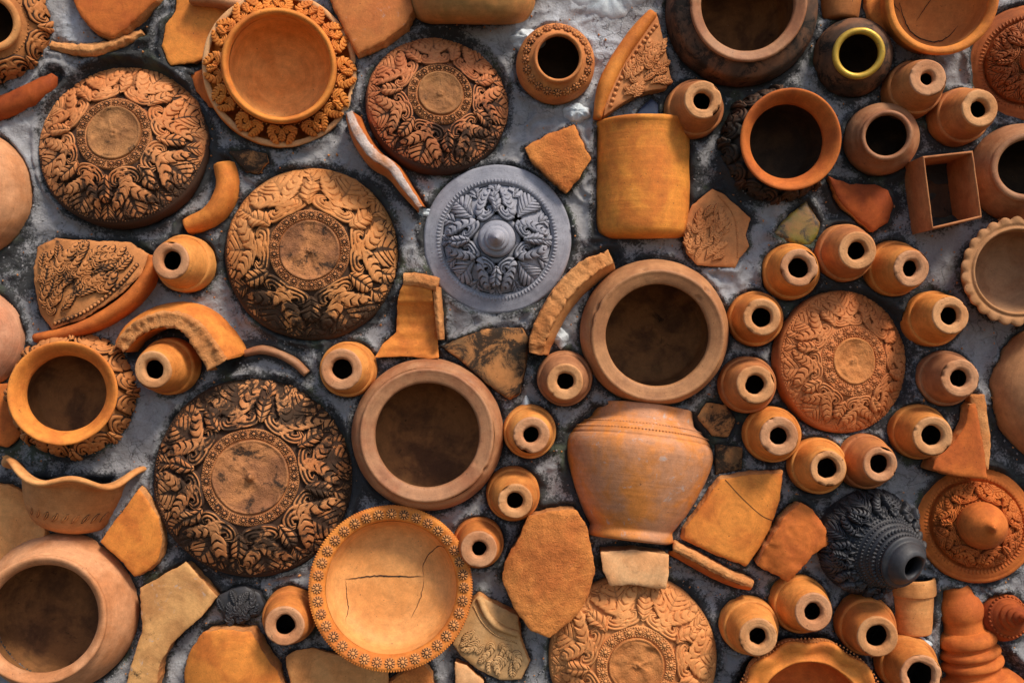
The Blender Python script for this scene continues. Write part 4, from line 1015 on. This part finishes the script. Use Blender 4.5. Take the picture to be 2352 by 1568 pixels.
# twisted sherd: long leaning face and thick pale side
t2, z2_, c2_ = sh('twisted red sherd with a thick pale broken side near the right edge', [(2232, 930), (2246, 926), (2254, 980), (2262, 1040), (2266, 1100), (2200, 1094), (2144, 1078), (2152, 1056), (2196, 1018), (2224, 975)], 66, 34, -10, 80, mat='red', edge='edge', seed=228, jag=2, tilt=(.05, -.05))
sh('pale narrow sherd slab standing behind the twisted red sherd', [(2226, 906), (2262, 906), (2270, 960), (2277, 1020), (2270, 1080), (2252, 1060), (2246, 980)], 50, 30, 4, 90, mat='edge', edge='edge', seed=229, jag=3)
# concave tall fragment
t, zf_, c_ = sh('tall hollow orange fragment with stepped lip below the grey lid', [(930, 652), (966, 656), (992, 662), (1000, 730), (1008, 822), (985, 824), (930, 818), (860, 822), (878, 790), (908, 762), (912, 700), (920, 668)], 34, 24, -14, 0, mat='orange', seed=230, jag=2, tilt=(0, .05), zmod=lambda x, y: 12 * sstep(38, 46, y) + 7 * sstep(16, 24, y) + 1.5 * np.sin(y / 5.0))

# carved fragments
def fill_leaves(par, zf, c, d, poly, focus, mat, seed=1, h=7, L=62, step=30, inset=12):
    R = random.Random(seed); P = np.array([px(u, v, d)[:2] for u, v in poly]) - c; F = px(*focus, d)[:2] - c
    k = 0; y = P[:, 1].min()
    while y < P[:, 1].max():
        x = P[:, 0].min() + (k % 2) * step * .5
        while x < P[:, 0].max():
            X = x + R.uniform(-4, 4); Y = y + R.uniform(-4, 4); x += step
            dv = np.array([X, Y]) - F; ln = np.hypot(*dv) + 1e-6; dv = dv / ln
            ok = True
            a0 = math.atan2(dv[0], dv[1]) + R.uniform(-.5, .5)
            LL = L * R.uniform(.62, .98)
            for tt in (0.0, .5, .86):
                for sd_ in (-.08, .08):
                    qx = X + math.sin(a0) * LL * tt + math.cos(a0) * sd_ * LL; qy = Y + math.cos(a0) * LL * tt - math.sin(a0) * sd_ * LL
                    ins = False; dm = 1e9
                    for i in range(len(P)):
                        a = P[i]; b = P[(i + 1) % len(P)]
                        if (a[1] > qy) != (b[1] > qy) and qx < (b[0] - a[0]) * (qy - a[1]) / (b[1] - a[1]) + a[0]: ins = not ins
                    ok &= ins
            if not ok: continue
            kind = R.choice(['k', 'l', 'b', 'b'])
            b_ = np.array([X, Y]); lift = R.uniform(0, 3)
            ca, sa = math.cos(a0), math.sin(a0); fx = -1 if kind == 'l' else 1
            def mp(x_, y_, hh):
                x_ = x_ * LL * fx; y_ = y_ * LL
                XX = b_[0] + x_ * ca + y_ * sa; YY = b_[1] - x_ * sa + y_ * ca
                return np.stack([XX, YY, zf(XX, YY) + hh], -1)
            if kind in 'kl':
                me = leaf_mesh((K_SPINE - [.24, .15]) * [.8, 1.0], K_W, mp, n_t=8, ns=60, nt=11, h=h + lift, g=h * .6, slant=1.0, tooth=.4, curl=.42, side='right', seed=R.randint(1, 999), name='scroll_leaf')
                obj('scroll_leaf', me, mat, par)
            else:
                me = leaf_mesh([(0, 0), (R.uniform(-.05, .05), .35), (R.uniform(-.05, .05), .7), (0, 1)], [.05, .22, .25, .17, .02], mp, n_t=7, ns=44, h=h * .8 + lift, g=h * .55, slant=.7, tooth=.26, seed=R.randint(1, 999), name='veined_leaf')
                obj('veined_leaf', me, mat, par)
        y += step * .8; k += 1
cf = lidmat('carved_fragment_clay', (.60, .235, .08), (.52, .18, .055), .22, cavk=1.0)
cfd = lidmat('mouldy_carved_fragment_clay', (.56, .22, .07), (.46, .17, .05), .80, cavk=1.2)
cfp = lidmat('pale_carved_fragment_clay', (.58, .33, .14), (.52, .27, .10), .26, cavk=1.0)

# ---- swept pieces (rims, arcs)
def sweep_V(path, sec, scale, jag=0.0, seed=0, n=40):
    C = catmull(np.array(path, float), n)
    sc = np.interp(np.linspace(0, 1, n), np.linspace(0, 1, len(scale)), scale)
    g = np.gradient(C[:, :2], axis=0); g /= np.linalg.norm(g, axis=1)[:, None] + 1e-9
    nn = np.stack([-g[:, 1], g[:, 0]], 1)
    sec = np.asarray(sec, float)
    V = np.zeros((n, len(sec), 3))
    for j, (a, b) in enumerate(sec):
        V[:, j, :2] = C[:, :2] + nn * (a * sc)[:, None]; V[:, j, 2] = C[:, 2] + b * sc
    if jag:
        V += np.stack([fbm(V[..., 0] / 11, V[..., 1] / 11, V[..., 2] / 11, 3, seed + q) for q in range(3)], -1) * jag
    return V
def swept(name, label, cat, path_px, pieces, scale=(1, 1), group='curved rim fragments', seed=1, foot=16, n=44):
    """pieces: (part name, section [(across, depth)], material, jag); ends are capped"""
    P = np.array([px(u, v, d) for u, v, d in path_px]); c = np.array([*((P.max(0) + P.min(0)) / 2)[:2], 0.])
    t = thing(name, label, cat, frame_flat(c), group)
    P = P - c
    for k, (pn, sec, mm, jag) in enumerate(pieces):
        if pn == 'broken_edge':
            q_ = np.array(sec, float); sec = [tuple(q_[i] + (q_[i + 1] - q_[i]) * f) for i in range(len(q_) - 1) for f in (0, .34, .67)] + [tuple(q_[-1])]
        V = sweep_V(P, sec, scale, jag, seed + k * 5, n * (2 if pn == 'broken_edge' else 1))
        ns_, m = V.shape[:2]
        F = [gridF(ns_, m, flip=False)]
        vv = V.reshape(-1, 3)
        if m >= 3:
            caps = np.array([[0] + [i, i + 1] for i in range(1, m - 1)]); capE = caps[:, ::-1] + (ns_ - 1) * m
            F += [caps[:, ::-1], capE[:, ::-1]]
        obj(pn, mesh_np(pn, vv, F, smooth=pn != 'broken_edge'), mm, t)
    for q in sweep_V(P, [(0, 0)], [1, 1], n=14)[:, 0]:
        footprints.append(('c', q[0] + c[0], q[1] + c[1], -foot))
    return t
def arc_path(cu, cv, r, a0, a1, d, n=9, d2=None):
    return [(cu + r * math.cos(math.radians(a)), cv - r * math.sin(math.radians(a)), d if d2 is None else d + (d2 - d) * i / (n - 1)) for i, a in enumerate(np.linspace(a0, a1, n))]
RG = 'curved rim fragments'
tube = [(-16, -40), (-17, -6), (-12, 8), (-4, 15), (5, 15), (13, 8), (17, -6), (16, -40)]
def neg(sec): return [(a, b) for a, b in sec]
swept('rim_fragment', 'thick curved orange rim piece right of the weathered lid', 'rim fragment', [(512, 376, 18), (520, 420, 22), (508, 462, 24), (480, 496, 22), (428, 520, 16)],
      [('body', tube, M['orange'], 1.2)], (1.45, 1.6, 1.6, 1.5, 1.2), seed=301, foot=20)
swept('rim_fragment', 'thin brown rim piece arching above the largest lid', 'rim fragment', [(560, 812, 6), (600, 803, 10), (640, 812, 12), (676, 832, 12), (704, 858, 8)],
      [('body', tube, M['brown'], .6)], (.5, .62, .62, .62, .55), seed=302, foot=6)
swept('rim_fragment', 'jagged narrow orange strip below the top left sherd', 'rim fragment', [(118, 104, 10), (165, 112, 16), (225, 112, 22), (280, 94, 22), (326, 74, 14)],
      [('broken_edge', [(-14, -30), (-14, 2), (-6, 12), (4, 10), (11, 2), (12, -30)], M['edge'], 4)], (.7, 1.0, 1.15, .85, .6), seed=303, foot=10)
swept('rim_fragment', 'curved dark red strip slanting in from the left edge', 'rim fragment', [(-30, 256, 14), (20, 240, 20), (70, 216, 22), (105, 192, 18), (124, 172, 12)],
      [('body', [(-26, -30), (-26, 2), (-10, 14), (8, 14), (24, 4), (25, -30)], M['deepred'], 1.5)], (1.0, 1.0, .95, .75, .25), seed=304, foot=18)
swept('rim_fragment', 'small curved grey-edged rim piece at the top edge over the fan-shaped sherd', 'rim fragment', [(436, -6, 44), (480, -4, 48), (520, 2, 50), (560, 8, 48), (586, 2, 44)],
      [('body', [(-12, -40), (-12, 2), (-2, 8), (8, 5), (14, -40)], M['pink'], 2.5)], (1, 1, 1, .9, .5), seed=305, foot=8)
# sherd seen edge-on with lime-white broken edge
swept('edge_on_shard', 'curved sherd seen edge-on with a lime-white broken edge', 'shard', [(802, 258, 96), (822, 306, 96), (856, 352, 92), (900, 384, 88), (930, 428, 82), (966, 476, 66)],
      [('broken_edge', [(-10, -4), (-9, 2), (0, 4), (8, 2), (10, -4)], M['edge_pale'], 2.2), ('outer_face', [(-9.5, -2), (-13, -20), (-20, -60), (-24, -130)], M['orange_dirty'], .5), ('inner_face', [(24, -130), (16, -60), (11, -20), (9.5, -2)], M['red'], .5)],
      (.8, 1.1, 1.15, 1.1, .8, .5), seed=306, foot=14)
# thick arched bowl fragment
pa = [(276, 800, 64), (300, 768, 72), (345, 740, 80), (400, 733, 84), (440, 752, 84), (470, 790, 82), (500, 838, 74)]
swept('rim_fragment', 'arched thick bowl fragment sheltering a conical pot', 'rim fragment', pa,
      [('broken_edge', [(-17, -3), (-16, 3), (0, 1), (14, 5), (17, -3)], M['edge'], 5.0),
       ('outer_face', [(15, -3), (22, -10), (32, -30), (38, -60), (38, -110)], M['orange'], .8),
       ('inner_face', [(-16, -110), (-17, -50), (-17, -3)], M['orange'], .8)], (.8, .95, 1.0, 1.1, 1.25, 1.4, 1.5), seed=307, foot=22, n=60)
# big arc between grey lid and thick pot
swept('rim_fragment', 'long crescent bowl fragment between the grey lid and the thick-rimmed pot', 'rim fragment', [(1404, 590, 54), (1350, 618, 64), (1300, 664, 70), (1262, 722, 72), (1238, 778, 66), (1232, 812, 56)],
      [('broken_edge', [(-22, -4), (-20, 5), (0, 2), (17, 5), (20, -4)], M['edge'], 5), ('inner_face', [(19, -4), (28, -20), (38, -50), (42, -90)], M['tan'], 1.2), ('outer_face', [(-22, -100), (-23, -40), (-21, -4)], M['orange_dirty'], 1)],
      (.75, 1.0, 1.0, .95, .9, .7), seed=308, foot=24, n=60)
swept('rim_fragment', 'thick red strip sherd below the five-sided burnt orange sherd', 'rim fragment', [(1546, 1262, 46), (1590, 1284, 52), (1640, 1312, 54), (1690, 1336, 52), (1728, 1346, 46)],
      [('broken_edge', [(-2, 2), (4, 6), (12, 4), (16, -4), (17, -50)], M['edge'], 3.2), ('outer_face', [(-18, -55), (-16, -20), (-10, -6), (-2, 2)], M['red'], .8)], (1.0, 1.15, 1.15, 1.0, .85), seed=309, foot=14)
swept('rim_fragment', 'stepped lip ledge of the tall hollow fragment', 'rim fragment', [(926, 640, 58), (960, 642, 62), (1004, 652, 62)],
      [('broken_edge', [(-16, -70), (-15, -4), (-6, 3), (8, 3), (15, -4), (16, -70)], M['edge'], 2.6)], (.9, 1, 1), seed=310, foot=10)
swept('rim_fragment', 'crumbly right side slab of the tall hollow fragment', 'rim fragment', [(1001, 660, 54), (1006, 720, 54), (1011, 780, 48)],
      [('broken_edge', [(-9, -60), (-8, -3), (0, 3), (8, -3), (9, -60)], M['edge'], 2.2)], (1, 1, .8), seed=311, foot=8)

# fan shaped carved fragment
poly = [(1506, 30), (1520, 80), (1541, 176), (1530, 202), (1470, 214), (1420, 244), (1386, 268), (1392, 210), (1420, 150), (1462, 84)]
t, zf_, c_ = sh('fan-shaped carved lid fragment with a smooth curved rim, left of the sooty pot', poly, 34, 24, 10, 60, mat=cf, name='carved_fragment', cat='lid fragment', group='fragments of carved lids', seed=231, jag=2)
def rim_on(t, c, pts, mat, scale, name='rim', sec=tube, n=40, jag=.8, seed=3):
    P = np.array([px(*p) for p in pts]) - np.array([c[0], c[1], 0]); V = sweep_V(P, sec, scale, jag, seed, n); m = V.shape[1]
    caps = np.array([[0, i, i + 1] for i in range(1, m - 1)])
    obj(name, mesh_np(name, V.reshape(-1, 3), [gridF(n, m), caps[:, ::-1], (caps + (n - 1) * m)]), mat, t)
def loops_on(t, zf, c, d, path, n, mat, r=8, name='loop_band'):
    P = catmull([px(u, v, d)[:2] - c for u, v in path], n)
    g = np.gradient(P, axis=0); a = np.arctan2(g[:, 1], g[:, 0])
    pts = [(P[i, 0], P[i, 1], float(zf(P[i, 0], P[i, 1])) + .5, a[i]) for i in range(n)]
    bead_row(t, 0, 0, 0, mat, r=r, name=name, pts=pts)
rim_on(t, c_, [(1500, 30, 42), (1462, 76, 44), (1420, 138, 44), (1390, 200, 44), (1372, 272, 36)], M['orange'], (.75, 1.0, 1.05, 1.05, .55))
loops_on(t, zf_, c_, 34, [(1506, 62), (1478, 98), (1446, 146), (1420, 194), (1402, 244)], 17, cf, 5.6)
fill_leaves(t, zf_, c_, 34, [(1440, 240), (1420, 200), (1440, 150), (1500, 80), (1535, 90), (1545, 190), (1500, 205)], (1380, 260), cf, 3, 6, 52, 20)
# flat carved fragment
poly = [(1636, 434), (1664, 448), (1724, 502), (1712, 540), (1722, 566), (1700, 590), (1688, 616), (1640, 612), (1602, 610), (1576, 580), (1568, 520), (1590, 470)]
t, zf_, c_ = sh('flat carved clay fragment right of the cylinder vase base', poly, 20, 16, 6, 40, mat=cf, name='carved_fragment', cat='lid fragment', group='fragments of carved lids', seed=232, jag=2)
fill_leaves(t, zf_, c_, 20, [(1590, 470), (1640, 440), (1676, 500), (1684, 600), (1600, 612), (1566, 570), (1566, 510)], (1580, 640), cf, 4, 4.5, 48, 20)
loops_on(t, zf_, c_, 20, [(1650, 450), (1682, 492), (1692, 540), (1694, 590)], 30, cf, 2.2, 'bead_ring')
# half lid fragment at left
poly = [(92, 570), (130, 550), (200, 553), (300, 556), (344, 584), (330, 630), (280, 680), (200, 732), (120, 756), (92, 720), (84, 640)]
t, zf_, c_ = sh('half of a carved lid with a plain curved rim, blackened on its left', poly, 34, 30, 22, -35, mat=cfd, edge='mossy', name='carved_fragment', cat='lid fragment', group='fragments of carved lids', seed=233, jag=4)
rim_on(t, c_, [(350, 586, 38), (338, 634, 44), (292, 690, 46), (220, 738, 44), (150, 764, 38), (78, 776, 28)], M['red'], (.6, .95, 1.05, 1.05, .9, .6), seed=7)
loops_on(t, zf_, c_, 34, [(318, 610), (288, 650), (240, 692), (190, 722), (130, 742)], 24, cfd, 6)
fill_leaves(t, zf_, c_, 34, [(90, 560), (300, 550), (335, 590), (270, 660), (190, 705), (110, 735), (88, 700)], (80, 760), cfd, 5, 8, 62, 22)
# round carved fragment at the bottom
poly = [(1086, 1378), (1100, 1366), (1142, 1388), (1190, 1412), (1196, 1470), (1216, 1520), (1196, 1560), (1150, 1560), (1100, 1536), (1060, 1505), (1040, 1478), (1058, 1440)]
t, zf_, c_ = sh('pale weathered carved round fragment right of the stamped bowl', poly, 26, 20, 8, 60, mat=cfp, name='carved_fragment', cat='lid fragment', group='fragments of carved lids', seed=234, jag=2)
rim_on(t, c_, [(1100, 1372, 30), (1118, 1412, 34), (1146, 1440, 36), (1190, 1456, 34)], cfp, (.5, .55, .55, .5), 'inner_band')
fill_leaves(t, zf_, c_, 26, [(1060, 1430), (1100, 1440), (1140, 1475), (1196, 1480), (1216, 1525), (1180, 1560), (1100, 1540), (1040, 1480)], (1180, 1380), cfp, 6, 5, 48, 20)
loops_on(t, zf_, c_, 26, [(1088, 1390), (1108, 1426), (1140, 1456), (1188, 1474)], 34, cfp, 2.4, 'bead_ring')
# black carved fragment
poly = [(500, 1368), (530, 1352), (562, 1346), (596, 1362), (609, 1388), (596, 1412), (572, 1416), (560, 1433), (538, 1428), (514, 1420), (504, 1398)]
t, zf_, c_ = sh('small black carved piece between tan sherds and the conical pot', poly, 24, 20, 5, 0, mat='black', edge='black', name='carved_fragment', cat='lid fragment', group='fragments of carved lids', seed=235, jag=2.5)
fill_leaves(t, zf_, c_, 24, [(492, 1368), (540, 1344), (600, 1356), (615, 1395), (575, 1420), (550, 1440), (500, 1425)], (550, 1480), bk, 7, 7, 44, 16)

# lumps of white plaster and a plaster-filled bowl back at the top
def lump(label, u, v, rx, ry, hgt, mat, seed, name='plaster_lump', cat='plaster', z=0):
    t = thing(name, label, cat, frame_flat(px(u, v, z)), 'lumps of plaster squeezed out between pots')
    n = 48; rr = np.array([1.08, 1.0, .9, .75, .58, .4, .2, .01]); T, Rr = np.meshgrid(np.arange(n) * 2 * math.pi / n, rr, indexing='ij')
    e = 1 + .35 * fbm(np.cos(T) * 1.5, np.sin(T) * 1.5, seed, 3, seed)
    X = Rr * rx * e * np.cos(T); Y = Rr * ry * e * np.sin(T); Z = hgt * np.sqrt(np.clip(1 - Rr ** 2, 0, 1)) - 8 * (Rr > 1.01)
    Z = Z + fbm(X / 12, Y / 12, 0, 4, seed) * hgt * .5 * (Rr < 1.0) + 2
    obj('mass', mesh_np('mass', np.stack([X, Y, Z], -1).reshape(-1, 3), [gridF(n, len(rr), cu=True)]), mat, t)
lump('smooth white disc-like plaster swelling at the top edge', 1395, -12, 92, 66, 16, M['white'], 1, cat='plaster')
lump('jagged white plaster lump beneath the flower-stamped jar', 1322, 262, 34, 26, 30, M['white'], 2)
lump('white plaster lump between the cup and the stupa finial', 2096, 1478, 42, 26, 30, M['white'], 3)
lump('small white plaster drip below the crescent fragment', 1288, 778, 16, 26, 16, M['white'], 4)
lump('white plaster dab at the lower tip of the edge-on sherd', 974, 488, 30, 14, 18, M['white'], 5)
lump('white plaster drip left of the lower-left conical pot of the belly jar', 1208, 950, 14, 34, 14, M['white'], 7)
lump('white plaster shoulder above the small flower-stamped jar', 1210, 92, 40, 26, 22, M['white'], 8)

# ---------------------------------------------------------------- mortar wall
def axis(a, b, step, far):
    mid = np.arange(a, b + step, step); g = []; x = step; p = 0
    while p < far: x *= 1.16; p += x; g.append(p)
    g = np.array(g); return np.concatenate([a - g[::-1], mid, mid[-1] + g])
ux = axis(-40, 2400, 4.0, 2200) - CX; uy = CY - axis(-40, 1610, 4.0, 1200)
X, Y = np.meshgrid(ux, uy, indexing='ij')
Z = fbm(X / 210, Y / 210, 0, 4, 3) * 16 + fbm(X / 46, Y / 46, 0, 4, 9, .6) * 7
rg = 1 - np.abs(fbm(X / 90 + fbm(X / 60, Y / 60, 0, 2, 4) * .8, Y / 90, 0, 3, 21)); Z += (rg ** 4) * 9
near = np.full(X.shape, 400.0)
DT = np.full(X.shape, 400.0)
inside_pot = np.zeros(X.shape, bool)
def win(x0, x1, y0, y1):
    i0, i1 = np.searchsorted(ux, [x0, x1]); yy = -uy; j0, j1 = np.searchsorted(yy, [-y1, -y0])
    return slice(max(i0 - 1, 0), i1 + 1), slice(max(j0 - 1, 0), j1 + 1)
for f in footprints:
    if f[0] == 'c':
        x, y, r = f[1:]; drill = r > 0; r = abs(r)
        w = win(x - r - 60, x + r + 60, y - r - 60, y + r + 60)
        d = np.hypot(X[w] - x, Y[w] - y) - r
        DT[w] = np.minimum(DT[w], d)
        if drill: inside_pot[w] |= d < -14
    else:
        P = np.array([px(u, v, 0)[:2] for u, v in f[1]]) if f[0] == 'p' else np.asarray(f[1])
        x0, y0 = P.min(0) - 60; x1, y1 = P.max(0) + 60
        w = win(x0, x1, y0, y1); xs, ys = X[w], Y[w]
        dd = np.full(xs.shape, 1e9); ins = np.zeros(xs.shape, bool)
        for i in range(len(P)):
            a = P[i]; b = P[(i + 1) % len(P)]; e = b - a; L = e @ e + 1e-9
            tt = np.clip(((xs - a[0]) * e[0] + (ys - a[1]) * e[1]) / L, 0, 1)
            dd = np.minimum(dd, np.hypot(xs - a[0] - tt * e[0], ys - a[1] - tt * e[1]))
            cnd = ((a[1] > ys) != (b[1] > ys)) & (xs < (b[0] - a[0]) * (ys - a[1]) / (b[1] - a[1] + 1e-12) + a[0])
            ins ^= cnd
        dd = np.where(ins, -dd, dd); DT[w] = np.minimum(DT[w], dd)
out = np.clip(DT, 0, None)
Z += 15 * np.exp(-((out - 7) / 10) ** 2) * (.5 + 1.0 * fbm(X / 40, Y / 40, 2, 2, 33)) - 4 * np.exp(-(out / 4) ** 2)
Z = np.where(DT < -3, np.minimum(Z, 0) - np.clip(-DT - 3, 0, 14) * 1.3, Z)
U = X + CX; W = CY - Y
def blobs(L):
    r = np.zeros(X.shape)
    for (u, v, a, b, k) in L: r = np.maximum(r, k * np.exp(-(((U - u) / a) ** 2 + ((W - v) / b) ** 2)))
    return r
lite = blobs([(1330, 120, 170, 190, 1), (1180, 60, 90, 60, .8), (170, 70, 60, 70, .9), (70, 370, 60, 90, .55), (1660, 640, 90, 80, .7), (1060, 690, 60, 50, .6), (330, 960, 50, 90, .5), (420, 1520, 60, 60, .7), (130, 470, 40, 70, .5), (510, 610, 40, 60, .45), (2150, 1500, 90, 60, .5), (1570, 1190, 60, 60, .5), (1250, 640, 60, 60, .3), (2300, 1400, 60, 60, .3), (1230, 1500, 50, 80, .4), (620, 830, 60, 40, .4)])
mould = .11 + .60 * np.exp(-(out / 18) ** 2)  # dark ring round each piece: mould plus painted occlusion shade
mould += blobs([(1720, 240, 190, 80, .55), (1680, 420, 90, 110, .6), (2090, 430, 120, 140, .5), (60, 620, 120, 90, .6), (340, 130, 120, 60, .5), (470, 350, 60, 90, .5), (420, 570, 160, 50, .5), (560, 800, 200, 40, .5), (850, 700, 120, 60, .3), (830, 1120, 60, 120, .4), (60, 1050, 160, 60, .5), (1950, 700, 260, 60, .3), (2280, 1060, 140, 120, .5), (1680, 960, 80, 60, .4), (430, 1330, 120, 60, .3), (1280, 1100, 60, 90, .35), (1600, 1340, 120, 60, .3), (2300, 600, 120, 140, .35), (890, 430, 60, 60, .4), (1000, 60, 60, 40, .2), (1850, 1170, 60, 60, .4), (1940, 460, 90, 60, .45), (1400, 560, 90, 30, .5)])  # mould patches; the upper right ones also paint in its shade
mould -= blobs([(1330, 120, 150, 190, .45), (170, 70, 60, 60, .4), (70, 360, 60, 70, .35), (1660, 620, 80, 80, .35), (930, 130, 60, 60, .25), (1090, 700, 60, 50, .35), (330, 970, 40, 90, .3)])
V = np.stack([X, Y, Z], -1).reshape(-1, 3)
F = gridF(len(ux), len(uy))
ip = inside_pot.ravel(); F = F[~(ip[F].all(1))]
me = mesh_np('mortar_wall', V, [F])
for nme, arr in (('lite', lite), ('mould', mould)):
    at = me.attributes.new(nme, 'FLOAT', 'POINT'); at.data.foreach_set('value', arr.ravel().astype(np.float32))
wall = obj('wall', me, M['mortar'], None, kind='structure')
wall.matrix_world = Matrix.Translation((0, 0, HZ)) @ RX
wall['label'] = 'grey mortar wall the pottery is set in'
cb = bpy.data.meshes.new('wall_core'); x_, z0_, z1_ = 3.0, 0.0, 2.9; ya, yb = 150 * S, 400 * S
cb.from_pydata([(-x_, ya, z0_), (x_, ya, z0_), (x_, yb, z0_), (-x_, yb, z0_), (-x_, ya, z1_), (x_, ya, z1_), (x_, yb, z1_), (-x_, yb, z1_)], [], [(0, 1, 5, 4), (1, 2, 6, 5), (2, 3, 7, 6), (3, 0, 4, 7), (4, 5, 6, 7), (3, 2, 1, 0)])
obj('wall', cb, M['mortar'], None, kind='structure')
# ground in front of the wall
g = NT('packed_earth'); tcg = g.n('ShaderNodeTexCoord').outputs['Object']
g.l(g.mix(g.noise(tcg, 3, 8, .6), (.05, .045, .035), (.08, .07, .05)), g.b.inputs['Base Color']); g.b.inputs['Roughness'].default_value = .95
gm_ = bpy.data.meshes.new('ground'); gm_.from_pydata([(-40, -60, 0), (40, -60, 0), (40, .6, 0), (-40, .6, 0)], [], [(0, 1, 2, 3)])
obj('ground', gm_, g.m, None, kind='structure')

# crumbs of clay and mortar lodged in the joints
R = random.Random(77)
ok_ = np.argwhere((DT > 4) & (DT < 60) & (np.abs(X) < 1300) & (np.abs(Y) < 860))
for nme, mm, cnt in (('clay_crumbs', M['edge'], 500), ('mortar_crumbs', M['mortar'], 900)):
    Vs = []; Fs = []
    for k in range(cnt):
        i, j = ok_[R.randrange(len(ok_))]; rr = R.uniform(1.2, 3.6) * (1.5 if R.random() < .08 else 1)
        c = np.array([X[i, j] + R.uniform(-2, 2), Y[i, j] + R.uniform(-2, 2), Z[i, j] + rr * .2])
        q = np.array([(1, 0, 0), (0, 1, 0), (-1, 0, 0), (0, -1, 0), (0, 0, 1), (0, 0, -1)]) * np.array([[R.uniform(.5, 1.2)] for _ in range(6)]) * rr
        q = q + np.array([[R.uniform(-.3, .3) * rr for _ in range(3)] for _ in range(6)])
        Vs.append(q + c); Fs.append(np.array([[0, 1, 4], [1, 2, 4], [2, 3, 4], [3, 0, 4], [1, 0, 5], [2, 1, 5], [3, 2, 5], [0, 3, 5]]) + k * 6)
    o = obj(nme, mesh_np(nme, np.vstack(Vs), [np.vstack(Fs)], smooth=False), mm, None, kind='stuff')
    o.matrix_world = Matrix.Translation((0, 0, HZ)) @ RX
    o['label'] = 'loose ' + nme.replace('_', ' ') + ' lodged in the mortar joints'; o['category'] = 'crumbs'
